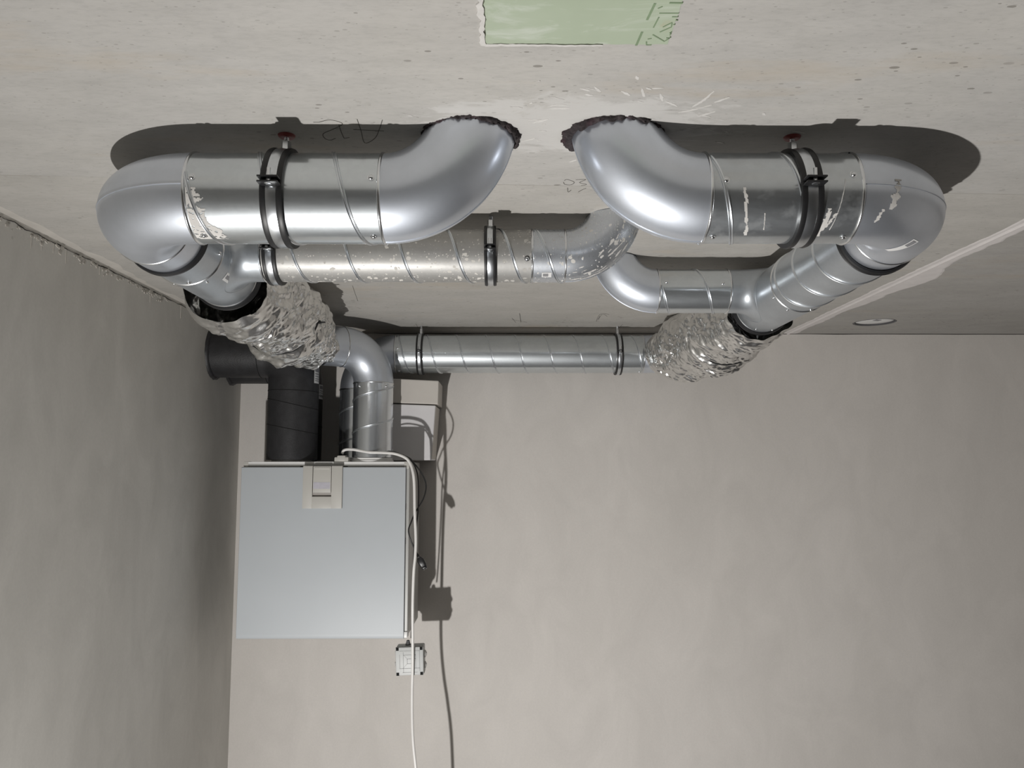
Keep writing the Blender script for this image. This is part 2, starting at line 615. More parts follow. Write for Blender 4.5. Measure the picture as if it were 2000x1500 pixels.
def surf_patch(fn, s0, s1, a0, a1, ns, na, keep, parent, mat, name='plaster_smear', lift=0.0005):
    """small ragged film on a curved surface; fn(s, phi, lift) -> point; keep(x, y) in 0..1 decides the outline"""
    m = MB()
    idx = {}
    for i in range(ns):
        for j in range(na):
            if not keep((i + 0.5) / ns, (j + 0.5) / na):
                continue
            q = []
            for di, dj in ((0, 0), (1, 0), (1, 1), (0, 1)):
                k = (i + di, j + dj)
                if k not in idx:
                    idx[k] = len(m.v)
                    m.v.append(tuple(fn(s0 + (s1 - s0) * k[0] / ns, a0 + (a1 - a0) * k[1] / na, lift)))
                q.append(idx[k])
            m.f.append(tuple(q))
    if not m.f:
        return None
    return m.build(name, mat, parent)


def nz(x, y, z=0.0):
    return mnoise.noise(Vector((x, y, z)))


def straight_duct(label, F, r, s0, s1, mat, pitch=0.103, phase=0.0, screws=(), group=None, seams=True, name='spiral_duct'):
    base = F.pt((s0 + s1) / 2, 0, 0)
    t = thing(name, label, 'duct', base, group)
    m = MB()
    m.lathe(F, [(s0, r - 0.001), (s0, r), (s0 + (s1 - s0) * 0.33, r), (s0 + (s1 - s0) * 0.66, r), (s1, r), (s1, r - 0.001)], 96)
    m.build('shell', mat, t)
    if seams:
        helix_seam(F, r, s0 + 0.002, s1 - 0.002, pitch, phase, t, mat)
    for s, a in screws:
        screw(F, s, r, a, t)
    return t


def arc_path(o, d0, d1, Rb, ang=PI / 2, n=40):
    """bend starting at o heading d0, turning towards d1"""
    d0, d1 = unit(d0), unit(d1)
    c = np.array(o, float) + Rb * d1
    return [(c - Rb * math.cos(t) * d1 + Rb * math.sin(t) * d0, math.cos(t) * d0 + math.sin(t) * d1) for t in np.linspace(0, ang, n)]


def elbow(label, o, d0, d1, Rb, r, mat, ang=PI / 2, lead=0.0, tail=0.0, rims=(True, True), seam=True, group=None, nseg=96):
    """pressed bend with optional straight lead / tail collars; returns (thing, end point, end direction, bend surface fn)"""
    d0, d1 = unit(d0), unit(d1)
    o = np.array(o, float)
    arc = arc_path(o + d0 * lead, d0, d1, Rb, ang)
    t = thing('duct_elbow', label, 'duct elbow', arc[len(arc) // 2][0], group)
    side = np.cross(d0, d1)
    stations = []
    if lead:
        stations.append((o, d0))
    stations += arc
    if tail:
        stations.append((arc[-1][0] + arc[-1][1] * tail, arc[-1][1]))
    ph = np.linspace(0, 2 * PI, nseg, endpoint=False)
    rings = []
    for c, d in stations:
        out = np.cross(d, side)          # points away from the bend centre
        rings.append([c + r * (math.cos(a) * out + math.sin(a) * side) for a in ph])
    m = MB()
    m.grid(np.array(rings), close_u=True)
    m.build('shell', mat, t, angle=60)
    e, d = stations[-1]
    for flag, c, dd in ((rims[0], o, d0), (rims[1], e, d)):
        if flag:
            rim(Frame(c, dd, side), 0, r, t)
    if lead:
        rim(Frame(arc[0][0], d0, side), 0, r - 0.0006, t)
    if tail:
        rim(Frame(arc[-1][0], d, side), 0, r - 0.0006, t)
    if seam:
        for sgn in (1,):
            m = MB()
            pts = [c + sgn * (r + 0.0002) * np.cross(dd, side) for c, dd in arc]
            m.tube(pts, 0.0008, 6)
            m.build('weld_seam', mat, t)

    def surf(s, a, lift):
        k = s * (len(arc) - 1)
        i = min(int(k), len(arc) - 2)
        c = arc[i][0] * (1 - (k - i)) + arc[i + 1][0] * (k - i)
        dd = unit(arc[i][1] * (1 - (k - i)) + arc[i + 1][1] * (k - i))
        out = np.cross(dd, side)
        return c + (r + lift) * (math.cos(a) * out + math.sin(a) * side)
    return t, e, d, surf


def tee(label, F, r, s0, s1, sb, rb, side, bz, blen, mat, group=None):
    """main run along +Y (frame F), branch towards side*X at station sb, branch centre bz above the axis"""
    t = thing('duct_tee', label, 'duct tee', F.pt((s0 + s1) / 2, 0, 0), group)
    m = MB()
    m.lathe(F, [(s0, r - 0.001), (s0, r), (s0 + 0.02, r), ((s0 + s1) / 2, r), (s1, r), (s1, r - 0.001)], 96)
    m.build('shell', mat, t)
    m = MB()
    rows = []
    flare = 0.020
    x1 = r + 0.030
    for k in range(13):
        q = k / 12
        rr = rb + flare * (1 - q) ** 2.2
        row = []
        for a in np.linspace(0, 2 * PI, 72, endpoint=False):
            y = sb + rr * math.cos(a)
            zz = bz + rr * math.sin(a)
            zz0 = max(-r * 0.985, min(r * 0.985, zz))
            xs = math.sqrt(max(r * r - zz0 * zz0, 0)) - 0.0006
            zq = zz0 * (1 - q) + zz * q
            row.append(F.o + V(side * (xs + (x1 - xs) * q ** 1.5), y, zq))
        rows.append(row)
    rows.append([F.o + V(side * blen, sb + rb * math.cos(a), bz + rb * math.sin(a)) for a in np.linspace(0, 2 * PI, 72, endpoint=False)])
    m.grid(np.array(rows), close_u=True)
    m.build('branch_collar', mat, t, angle=70)
    # flat edge of the pressed saddle and its spot welds
    m = MB()
    pts = [np.array(q) * 1.0 for q in rows[0]]
    m.tube([F.o + (q - F.o) * V(1, 1, 1) for q in pts], 0.0012, 6, closed=True)
    m.build('saddle_edge', mat, t)
    B = Frame(F.o + V(0, sb, bz), (side, 0, 0), (0, -1, 0))
    rim(B, blen, rb, t)
    rim(F, s0, r, t)
    rim(F, s1, r, t, h=0.0015)
    return t, rows


def clamp(label, F, s, r, gap_top, mat=STRAP, group='rubber-lined pipe clamps on the ducts', w=0.030, plug=False, coupler=0.02, lean=0.0, ear=1.0):
    """pipe clamp round a duct along X with a threaded rod up to the ceiling"""
    G = Frame(F.pt(s, 0, 0), unit(F.a + V(0, 0, lean)), F.e1)
    top = F.pt(s, 0, 0)
    t = thing('pipe_clamp', label, 'pipe clamp', (top[0], top[1], CEIL), group)
    m = MB()
    h = 0.0062
    m.lathe(G, [(-w / 2, r - 0.0006), (-w / 2, r + h), (-w / 2 + 0.0035, r + h + 0.001), (-w * 0.24, r + h), (-w * 0.22, r + h - 0.003),
                (w * 0.22, r + h - 0.003), (w * 0.24, r + h), (w / 2 - 0.0035, r + h + 0.001), (w / 2, r + h), (w / 2, r - 0.0006)], 96)
    m.build('rubber_lining', RUBBER, t)
    m = MB()
    m.lathe(G, [(-w * 0.235, r + h - 0.003), (-w * 0.235, r + h - 0.0004), (0, r + h + 0.0006), (w * 0.235, r + h - 0.0004), (w * 0.235, r + h - 0.003)], 96)
    m.build('steel_band', mat, t)
    for sg in (-1, 1):                      # the two closing lugs, camera side and far side
        y = top[1] + sg * (r + h + 0.006)
        m = MB()
        for dz in (-0.0045, 0.0028):
            m.box((top[0] - w * 0.46 * ear, y - 0.011, top[2] + dz - 0.0012), (top[0] + w * 0.46 * ear, y + 0.011, top[2] + dz + 0.0012), 0.0008)
        m.build('lug', BLACK_PLASTIC if sg < 0 else mat, t)
        m = MB()
        B = Frame((top[0], y - 0.003, top[2]), (0, 0, 1), (1, 0, 0))
        m.lathe(B, [(-0.0065, 0.0030), (-0.0065, 0.0046), (-0.0058, 0.0056), (-0.0042, 0.0056), (-0.0042, 0.0028), (0.005, 0.0028), (0.016, 0.0028)], 8, cap0=True, cap1=True)
        m.build('bolt', BRIGHT, t)
    z0 = top[2] + r + h - 0.001
    m = MB()
    A = Frame((top[0], top[1], 0), (0, 0, 1), (1, 0, 0))
    ch = min(coupler, (CEIL - z0) * 0.6)
    m.lathe(A, [(z0, 0.0072), (z0 + ch, 0.0072)], 6, cap0=True, cap1=True)
    m.build('hex_coupler', BRIGHT, t)
    m = MB()
    pr = [(z0 + ch, 0.0036)]
    k = 0
    z = z0 + ch
    while z < CEIL - 0.001:
        pr.append((z, 0.0038 if k % 2 else 0.0031))
        z += 0.0011
        k += 1
    pr.append((CEIL, 0.0036))
    m.lathe(A, pr, 12)
    m.build('threaded_rod', BRIGHT, t, smooth=False)
    if plug:
        m = MB()
        m.lathe(A, [(CEIL - 0.0035, 0.005), (CEIL - 0.0038, 0.0095), (CEIL - 0.0025, 0.0115), (CEIL, 0.0125)], 24, cap0=True)
        m.build('plug_collar', RED, t)
    return t


# ------------------------------------------------------------------ the room
RIGHT, REAR = 3.3, -2.6
HOLES_A = [(-0.052, 1.111, 0.0675), (0.160, 1.111, 0.0675), (0.213, 1.487, 0.058), (0.243, 1.790, 0.058)]
HOLES_B = [(1.235, 2.615, 0.068)]
JX = 1.025


def slab(name, x0, x1, y0, y1, holes, parent, mat, z0=CEIL, th=0.22):
    bm = bmesh.new()
    edges = []

    def loop(pts):
        vs = [bm.verts.new((x, y, z0)) for x, y in pts]
        for i in range(len(vs)):
            edges.append(bm.edges.new((vs[i], vs[(i + 1) % len(vs)])))
    loop([(x0, y0), (x1, y0), (x1, y1), (x0, y1)])
    for k, (cx, cy, rr) in enumerate(holes):
        loop([(cx + rr * (1 + 0.02 * nz(3 * math.cos(a), 3 * math.sin(a), k * 9.1)) * math.cos(a),
               cy + rr * (1 + 0.02 * nz(3 * math.cos(a), 3 * math.sin(a), k * 9.1)) * math.sin(a))
              for a in np.linspace(0, 2 * PI, 48, endpoint=False)])
    bmesh.ops.triangle_fill(bm, use_beauty=True, use_dissolve=False, edges=edges)
    ret = bmesh.ops.extrude_face_region(bm, geom=bm.faces[:])
    for g in ret['geom']:
        if isinstance(g, bmesh.types.BMVert):
            g.co.z += th
    bmesh.ops.recalc_face_normals(bm, faces=bm.faces)
    me = bpy.data.meshes.new(name)
    bm.to_mesh(me)
    bm.free()
    me.materials.append(mat)
    o = bpy.data.objects.new(name, me)
    COL.objects.link(o)
    o.parent = parent
    return o


def plain_box(name, lo, hi, mat, parent=None):
    m = MB()
    m.box(lo, hi)
    o = m.build(name, mat, parent, smooth=False)
    return o


ceiling = bpy.data.objects.new('ceiling', None)
COL.objects.link(ceiling)
structure(ceiling)
slab('concrete_slab', LEFT - 0.2, JX - 0.001, REAR - 0.2, BACK + 0.2, HOLES_A, ceiling, CEILING)
slab('concrete_slab', JX + 0.001, RIGHT + 0.2, REAR - 0.2, BACK + 0.2, HOLES_B, ceiling, CEILING_R)
plain_box('light_stop_slab', (LEFT - 0.2, REAR - 0.2, CEIL + 0.22), (RIGHT + 0.2, BACK + 0.2, CEIL + 0.27), FLOORM, ceiling)  # unseen slab added over the duct holes to keep them light-tight
structure(plain_box('wall_back', (LEFT - 0.2, BACK, FLOOR), (RIGHT + 0.2, BACK + 0.2, CEIL), WALL_B))
structure(plain_box('wall_left', (LEFT - 0.2, REAR, FLOOR), (LEFT, BACK, CEIL), WALL_L))
structure(plain_box('wall_right', (RIGHT, REAR, FLOOR), (RIGHT + 0.2, BACK, CEIL), WALL_B))
structure(plain_box('wall_front', (LEFT - 0.2, REAR - 0.2, FLOOR), (RIGHT + 0.2, REAR, CEIL), WALL_O))
structure(plain_box('floor', (LEFT - 0.2, REAR - 0.2, FLOOR - 0.1), (RIGHT + 0.2, BACK + 0.2, FLOOR), FLOORM))


def marks(name, mat, parent, lines, w, depth=0.0006, kind=None, jitter=0.0):
    m = MB()
    for ln in lines:
        pts = catmull(ln, 5) if len(ln) > 2 else np.linspace(ln[0], ln[1], 6)
        m.ribbon(pts, w, CEIL, depth, jitter)
    o = m.build(name, mat, parent, smooth=False)
    if kind:
        o['kind'] = kind
    return o


# filler over the joint between the two ceiling slabs: ragged, wider in places
ys = np.linspace(REAR, BACK, 420)
m = MB()
wl = 0.020 + 0.008 * np.array([nz(y * 6, 1.0) for y in ys]) + 0.004 * np.array([nz(y * 40, 2.0) for y in ys])
wr = 0.032 + 0.022 * np.array([nz(y * 4 + 0.4, 5.0) for y in ys]) + 0.007 * np.array([nz(y * 30, 7.0) for y in ys])
wr += 0.045 * np.exp(-((ys - 2.02) / 0.13) ** 2)
a = np.c_[JX - wl, ys]
b = np.c_[JX + np.maximum(wr, 0.012), ys]
ridge = 0.0016
P = np.array([np.c_[a, np.full(len(a), CEIL)], np.c_[a + [[0.004, 0]], np.full(len(a), CEIL - 0.0012)],
              np.c_[np.full(len(ys), JX - 0.006), ys, np.full(len(ys), CEIL - 0.0014)], np.c_[np.full(len(ys), JX), ys, np.full(len(ys), CEIL - 0.0045)],
              np.c_[np.full(len(ys), JX + 0.008), ys, np.full(len(ys), CEIL - 0.0014)],
              np.c_[b - [[0.006, 0]], np.full(len(a), CEIL - 0.0012)], np.c_[b, np.full(len(a), CEIL)]])
m.grid(P)
m.build('filler_strip', FILLER, ceiling, smooth=False)

# wiped filler and cracked bead along the left wall / ceiling edge
m = MB()
wl = 0.020 + 0.030 * np.array([nz(y * 3.1, 11.0) for y in ys]) + 0.012 * np.array([nz(y * 17, 12.0) for y in ys])
wl += 0.05 * np.exp(-((ys - 1.30) / 0.05) ** 2)
a = np.c_[np.full(len(ys), LEFT), ys]
b = np.c_[LEFT + np.maximum(wl, 0.008), ys]
P = np.array([np.c_[a, np.full(len(a), CEIL - 0.002)], np.c_[b - [[0.004, 0]], np.full(len(a), CEIL - 0.001)], np.c_[b, np.full(len(a), CEIL)]])
m.grid(P)
m.build('filler_strip', FILLER_L, ceiling, smooth=False)
m = MB()
yy = np.linspace(0.9, BACK, 300)
zz = CEIL - 0.010 + 0.003 * np.array([nz(y * 25, 3.0) for y in yy]) + 0.0015 * np.array([nz(y * 90, 4.0) for y in yy])
th = 0.0014 + 0.0030 * np.array([nz(y * 22, 8.0) for y in yy])
th = np.maximum(th, 0.0004)
P = np.array([np.c_[np.full(300, LEFT), yy, zz + th / 2], np.c_[np.full(300, LEFT + 0.0008), yy, zz + th / 2],
              np.c_[np.full(300, LEFT + 0.0008), yy, zz - th / 2], np.c_[np.full(300, LEFT), yy, zz - th / 2]])
m.grid(P)
wall_left = bpy.data.objects['wall_left']
m.build('edge_crack', CRACK_SHADOW, wall_left, smooth=False)
# crumbs of plaster along that edge and runs down the wall
m = MB()
for k in range(120):
    y = random.uniform(1.3, 2.2)
    z = CEIL - 0.012 - abs(random.gauss(0, 0.006))
    s = random.uniform(0.001, 0.0035)
    m.box((LEFT - 0.001, y - s * 1.6, z - s * 0.7), (LEFT + s * 0.6, y + s * 1.6, z + s * 0.7), 0, random.uniform(-0.5, 0.5), axis='x')
for k in range(8):
    y = random.choice((random.gauss(1.62, 0.07), random.gauss(1.95, 0.12), random.uniform(1.4, 2.3)))
    L = random.uniform(0.006, 0.045)
    w = random.uniform(0.0004, 0.0009)
    m.box((LEFT - 0.001, y - w, CEIL - 0.014 - L), (LEFT + 0.0012, y + w, CEIL - 0.012))
o = m.build('plaster_runs', FILLER_L, wall_left, smooth=False)
o['kind'] = 'stuff'
# hairline gap along the top of the back wall
m = MB()
xs = np.linspace(LEFT, RIGHT, 200)
th = np.maximum(0.0022 + 0.0022 * np.array([nz(x * 7, 21.0) for x in xs]), 0.0005)
P = np.array([np.c_[xs, np.full(200, BACK), np.full(200, CEIL - 0.001)], np.c_[xs, np.full(200, BACK - 0.0006), np.full(200, CEIL - 0.001)],
              np.c_[xs, np.full(200, BACK - 0.0006), CEIL - 0.001 - th], np.c_[xs, np.full(200, BACK), CEIL - 0.001 - th]])
m.grid(P)
m.build('edge_crack', CRACK_SHADOW, bpy.data.objects['wall_back'], smooth=False)

PENCIL_LINES = [[(-0.261, 1.0648), (-0.2433, 1.0572), (-0.2288, 1.0695), (-0.2456, 1.0875), (-0.2634, 1.1034), (-0.2649, 1.1197), (-0.2585, 1.1262), (-0.2492, 1.1195)], [(-0.2347, 1.0721), (-0.2364, 1.0979), (-0.2368, 1.1194)], [(-0.2368, 1.1194), (-0.2284, 1.1166)], [(-0.2057, 1.0545), (-0.2072, 1.0924), (-0.2094, 1.1359), (-0.1919, 1.1191), (-0.1801, 1.087), (-0.1711, 1.0566)], [(-0.2175, 1.0888), (-0.1745, 1.0932)], [(-0.2685, 1.0648), (-0.261, 1.0648)], [(0.0977, 1.29), (0.1024, 1.2849), (0.115, 1.2972), (0.1109, 1.3097), (0.1003, 1.3083), (0.0969, 1.2973)], [(0.1167, 1.2863), (0.1333, 1.2847), (0.1243, 1.2993), (0.1369, 1.308), (0.1283, 1.3141)], [(0.106, 1.3248), (0.1088, 1.3465), (0.113, 1.3355)], [(0.1265, 1.3463), (0.1317, 1.3354), (0.138, 1.3269)], [(0.0433, 2.4645), (0.0502, 2.6272)], [(0.0197, 2.5435), (0.0332, 2.6273)], [(0.3023, 2.5687), (0.3061, 2.4753), (0.3257, 2.5143)], [(0.3009, 2.6092), (0.2968, 2.504), (0.3055, 2.4625), (0.3276, 2.4828)], [(0.3023, 2.5687), (0.3013, 2.5081)], [(0.3936, 2.7277), (0.3964, 2.6596)], [(0.2647, 1.6877), (0.2613, 1.6311)], [(-0.4088, 2.0802), (-0.4199, 2.1755), (-0.4315, 2.2797)], [(0.0426, 2.4645), (0.0501, 2.6043)], [(0.0207, 2.5709), (0.07, 2.6213)], [(-0.3047, 2.6493), (-0.306, 2.7402)]]
SPLASHES = [[(0.0935, 0.9623), (0.1072, 0.9691)], [(0.1108, 0.957), (0.1206, 0.9718)], [(0.1472, 0.9688), (0.1598, 0.9811)], [(0.1599, 0.9292), (0.1634, 0.9389)], [(0.1722, 0.9617), (0.1789, 0.9845)], [(0.1984, 0.9754), (0.2051, 0.997)], [(0.2657, 0.9679), (0.2588, 0.9929), (0.2485, 1.0135)], [(0.2828, 1.0268), (0.2727, 1.0347), (0.2624, 1.0427)], [(0.0556, 1.0131), (0.0689, 1.0093), (0.0809, 1.0099)], [(0.0593, 1.02), (0.085, 1.019)], [(0.0368, 1.065), (0.0526, 1.0586)], [(0.2093, 0.997), (0.2277, 1.0118)], [(0.0999, 0.978), (0.1118, 0.9814)], [(0.2903, 0.9854), (0.2741, 1.0002)], [(0.2335, 1.0311), (0.2568, 1.0192)], [(0.0382, 1.0624), (0.058, 1.0524)], [(0.1002, 1.2085), (0.1102, 1.1989)], [(0.0224, 1.1296), (0.0423, 1.1173)]]
GREEN_PRINT = [[(0.1538, 0.7742), (0.1509, 0.805)], [(0.1497, 0.8285), (0.1478, 0.8571)], [(0.1626, 0.7995), (0.1605, 0.8199)], [(0.1624, 0.7799), (0.1585, 0.7834)], [(0.1684, 0.7732), (0.1824, 0.7735)], [(0.1615, 0.7921), (0.1824, 0.7919)], [(0.1764, 0.7987), (0.1832, 0.7987)], [(0.1692, 0.8288), (0.1798, 0.8185), (0.1787, 0.8097), (0.1707, 0.8186)], [(0.1624, 0.8341), (0.178, 0.8481), (0.1834, 0.8392)], [(0.1787, 0.8406), (0.1823, 0.8411)], [(0.1801, 0.83), (0.1823, 0.8305)], [(0.1579, 0.8488), (0.1592, 0.8559), (0.165, 0.8556)], [(0.1584, 0.8434), (0.1624, 0.8418)], [(0.1808, 0.8134), (0.183, 0.8139)], [(0.1818, 0.8048), (0.1841, 0.806)], [(0.1819, 0.8353), (0.1817, 0.8274)]]

o = marks('pencil_marks', PENCIL, ceiling, PENCIL_LINES, 0.0011, 0.0003)
m = MB()
for k, ln in enumerate(SPLASHES):
    pts = catmull(ln, 6) if len(ln) > 2 else np.linspace(ln[0], ln[1], 9)
    tt = np.linspace(0, 1, len(pts))
    wd = 0.0015 + 0.0035 * np.sin(PI * np.clip(tt, 0.02, 0.98)) * (0.6 + 0.8 * abs(nz(k * 1.7, 3))) * (0.5 + tt)
    m.ribbon(pts, 0, CEIL, 0.00022 + 0.000004 * k, 0.0004, wd)
for k in range(46):
    x, y = 0.12 + random.gauss(0, 0.13), 1.06 + random.gauss(0, 0.05)
    if any((x - hx) ** 2 + (y - hy) ** 2 < 0.10 ** 2 for hx, hy, _ in HOLES_A[:2]):
        continue
    L_, an = random.uniform(0.004, 0.028), random.gauss(0.25, 0.35)
    tt = np.linspace(-0.5, 0.5, 7)
    pts = np.c_[x + tt * L_ * math.cos(an), y + tt * L_ * math.sin(an)]
    m.ribbon(pts, 0, CEIL, 0.0003 + 0.000003 * k, 0.0004, random.uniform(0.0008, 0.0040) * np.cos(tt * 2.8))
o = m.build('plaster_splashes', PLASTER, ceiling, smooth=False)
o['kind'] = 'stuff'

# green sheet left bare in the ceiling, with its torn plaster edge and print
gx0, gx1, gy0, gy1 = -0.0235, 0.1830, 0.640, 0.8555
out = []
for x in np.linspace(gx0, gx1, 60):
    out.append((x, gy1 - 0.0006 + 0.0012 * nz(x * 90, 0.3) + 0.0007 * nz(x * 240, 1.3)))
for y in np.linspace(gy1, gy0, 30)[1:]:
    out.append((gx1 + 0.0015 * nz(y * 60, 5.0) - 0.004 * (gy1 - y) / 0.2, y))
for y in np.linspace(gy0, gy1, 40)[:-1]:
    out.append((gx0 + 0.0026 * nz(y * 75, 9.0) + 0.0013 * nz(y * 200, 2.0), y))
out = np.array(out)
m = MB()
z_ = CEIL - 0.0007
m.ngon([(x, y, z_) for x, y in out])
n_ = len(out)
m.grid(np.array([[(x, y, CEIL) for x, y in out], [(x, y, z_) for x, y in out]]), close_u=True)
m.build('green_sheet', GREEN, ceiling, smooth=False)
m = MB()
edge = [p for p in out if p[0] < gx0 + 0.006 or (p[1] > gy1 - 0.004 and p[0] < 0.10)]
le = np.array(sorted([p for p in out if p[0] < gx0 + 0.0045], key=lambda p: p[1]))
m.ribbon(le - [0.0030, 0], 0.006, CEIL, 0.0020, 0.0008)
be = np.array(sorted([p for p in out if p[1] > gy1 - 0.004 and gx0 <= p[0] < 0.11], key=lambda p: p[0]))
m.ribbon(be + [0, 0.0020], 0, CEIL, 0.0014, 0.0003, np.linspace(0.0055, 0.0025, len(be)))
m.build('torn_plaster_edge', PLASTER, ceiling, smooth=False)
m = MB()
m.ribbon(be + [0, 0.0000], 0.0012, CEIL, 0.0011, 0.0002)
m.ribbon(le + [0.0004, 0], 0.0009, CEIL, 0.0012, 0.0003)
m.build('torn_edge_line', simple('torn_edge_dark', (0.10, 0.11, 0.075), 1.0), ceiling, smooth=False)  # dark line between the green sheet and its plaster lip
m = MB()
for k, ln in enumerate(GREEN_PRINT):
    pts = np.linspace(ln[0], ln[1], 5) if len(ln) == 2 else np.vstack([np.linspace(ln[i], ln[i + 1], 4) for i in range(len(ln) - 1)])
    keep = np.r_[True, np.linalg.norm(np.diff(pts, axis=0), axis=1) > 1e-6]
    m.ribbon(pts[keep], 0.0026 if k in (0, 1, 4) else 0.0015, CEIL, 0.0011)
m.build('green_print', GREEN_INK, ceiling, smooth=False)


# ------------------------------------------------------------------ front left run
r1, z1, y1 = 0.0637, 0.3800, 1.110
r2, z2 = 0.0500, 0.3965
XL, XR = -0.565, 0.615
RB = 0.126
up, right, back = (0, 0, 1), (1, 0, 0), (0, 1, 0)
left, fwd, down = (-1, 0, 0), (0, -1, 0), (0, 0, -1)
LID = CEIL + 0.09

sxl, sxr = XL + RB, -0.174
FA = fx((0, y1, z1))      # phi: 0 towards camera, +90 = a x e1 = X x -Y = -Z (down)
d = straight_duct('thick galvanised spiral duct in front at left, clamped under ceiling', FA, r1, sxl, sxr, GALV_X, 0.104, 1.0,
                  [(sxl + 0.012, -R(8)), (sxr - 0.010, -R(8)), (sxl + 0.016, R(70)), (sxr - 0.012, R(72))])
fnA = lambda s, a, l: FA.pt(s, r1 + l, a)
surf_patch(fnA, sxl + 0.004, sxl + 0.06, R(5), R(78), 40, 60,
           lambda x, y: x < 0.30 + 0.5 * y ** 2 + 0.25 * nz(x * 5, y * 9, 1) and nz(x * 9, y * 22, 4) > -0.28, d, PLASTER)
elbow('galvanised elbow rising into ceiling at centre left, from thick left duct', (sxr, y1, z1), right, up, RB, r1, ELBOW, tail=0.06, rims=(True, False))
e1, pe, de, eL = elbow('galvanised elbow nearest the left wall, turning back from the front duct', (sxl, y1, z1), left, back, RB, r1, ELBOW, tail=0.055, rims=(True, False))
FL = fy((XL, 0, z1))
gasket(FL, pe[1] + 0.004, r1, e1, 0.014, 0.005)
ys0 = pe[1] + 0.011
straight_duct('short plain duct coupling between left elbow and left tee', FL, r1, ys0, 1.378, GALV_Y, seams=False, name='duct_coupling',
              screws=[(1.366, PI - R(10)), (1.366, R(100))])
tl, _ = tee('galvanised tee at left with small printed sticker, branch pointing right', FL, r1, 1.381, 1.572, 1.482, r2, 1, z2 - z1, 0.110, GALV_Y)
for a in (R(150), R(205)):
    screw(FL, 1.395, r1, a, tl, 0.8)
for a in np.linspace(0, 2 * PI, 9)[:-1]:
    q = FL.o + V(0, 1.482, z2 - z1)
gasket(FL, 1.580, r1, tl, 0.016, 0.006)
surf_patch(lambda s, a, l: FL.pt(s, r1 + l, a), 1.425, 1.455, R(118), R(133), 8, 8, lambda x, y: True, tl, PAPER, 'sticker')
surf_patch(lambda s, a, l: FL.pt(s, r1 + l, a), 1.430, 1.450, R(121), R(130), 6, 6, lambda x, y: 0.1 < y < 0.9, tl, PAPER_GREY, 'sticker_print', 0.0009)

FB = fx((0, 1.482, z2))
bx0, bx1 = XL + 0.112, 0.049
straight_duct('thin galvanised spiral duct behind the front ones, spattered with plaster', FB, r2, bx0, bx1, GALV_SPAT, 0.101, -0.46,
              [(bx0 + 0.012, -R(12)), (bx0 + 0.012, R(60)), (bx1 - 0.01, R(20))])
es, _, _, fnS = elbow('plaster-spattered elbow rising into ceiling behind the right front elbow', (bx1, 1.482, z2), right, up, 0.100, r2, ELBOW_SPAT, lead=0.062, tail=0.05, rims=(True, False))
helix_seam(Frame((bx1, 1.482, z2), right, fwd), r2, 0.004, 0.060, 0.11, -1.4, es, ELBOW_SPAT)
surf_patch(lambda s, a, l: FB.pt(s, r2 + l, a), bx1 + 0.018, bx1 + 0.036, R(52), R(66), 6, 6, lambda x, y: True, es, PAPER, 'sticker')
surf_patch(lambda s, a, l: FB.pt(s, r2 + l, a), bx1 + 0.020, bx1 + 0.030, R(55), R(63), 5, 5, lambda x, y: True, es, PAPER_GREY, 'sticker_print', 0.0009)
o = surf_patch(fnS, 0.02, 0.75, -R(75), R(70), 110, 150,
               lambda x, y: nz(x * 7 + 6 * y, y * 26 - 9 * x, 3.3) > 0.26 + 0.25 * abs(y - 0.45), es, PLASTER)
if o:
    o['kind'] = 'stuff'

# ------------------------------------------------------------------ front right run
rx0, rx1 = 0.282, XR - RB
FR = fx((0, y1, z1 + 0.002))
d = straight_duct('thick galvanised spiral duct in front at right, with plaster streaks', FR, r1, rx0, rx1, GALV_DIRTY, 0.104, 0.9,
                  [(rx0 + 0.018, -R(4)), (rx1 - 0.014, -R(12)), (rx0 + 0.010, R(74)), (rx1 - 0.012, R(74))])
fnR = lambda s, a, l: FR.pt(s, r1 + l, a)
for (s0, a0, a1, w, tw) in ((0.322, 5, 70, 0.006, 0.012), (0.440, 30, 72, 0.008, -0.006), (0.405, 20, 62, 0.0015, 0.004), (0.463, -6, 60, 0.0012, -0.012), (0.452, 36, 56, 0.005, -0.010), (0.355, 36, 60, 0.0015, 0.004)):
    surf_patch(lambda s, a, l, tw=tw, a0=a0, a1=a1: fnR(s + tw * (a - R(a0)) / R(a1 - a0), a, l), s0, s0 + w, R(a0), R(a1), 6, 60,
               lambda x, y, s0=s0: abs(x - 0.5) < 0.36 + 0.5 * nz(x * 2, y * 9, s0 * 90), d, PLASTER)
e2, pe, de, eR = elbow('galvanised elbow rising into ceiling at centre right, from thick right duct', (rx0, y1, z1 + 0.002), left, up, RB, r1, ELBOW, tail=0.06, rims=(True, False))
e3, pe, de, eR = elbow('galvanised elbow at far right with white paper strip, turning back', (rx1, y1, z1 + 0.002), right, back, RB, r1, ELBOW, tail=0.035, rims=(True, False))
FRY = fy((XR, 0, z1))
gasket(FRY, pe[1] + 0.008, r1, e3, 0.016, 0.005)
surf_patch(eR, 0.45, 0.53, -R(101), -R(62), 6, 24, lambda x, y: True, e3, PAPER, 'paper_strip')
surf_patch(eR, 0.465, 0.515, -R(76), -R(64), 5, 8, lambda x, y: True, e3, PAPER_GREY, 'strip_print', 0.0009)
for (u0, u1, a0, a1, sd) in ((0.10, 0.22, -30, 8, 1), (0.06, 0.13, -48, -30, 2), (0.85, 0.98, -40, -28, 3)):
    surf_patch(eR, u0, u1, R(a0), R(a1), 20, 26, lambda x, y, sd=sd: abs(x - 0.5 - 0.3 * (y - 0.5)) < 0.10 + 0.30 * nz(x * 3, y * 6, sd * 7), e3, PLASTER)
straight_duct('thick spiral duct running back along the right joint to the right tee', FRY, r1, pe[1] + 0.016, 1.614, GALV_Y, 0.1015, 0.3869,
              [(1.600, R(170))])
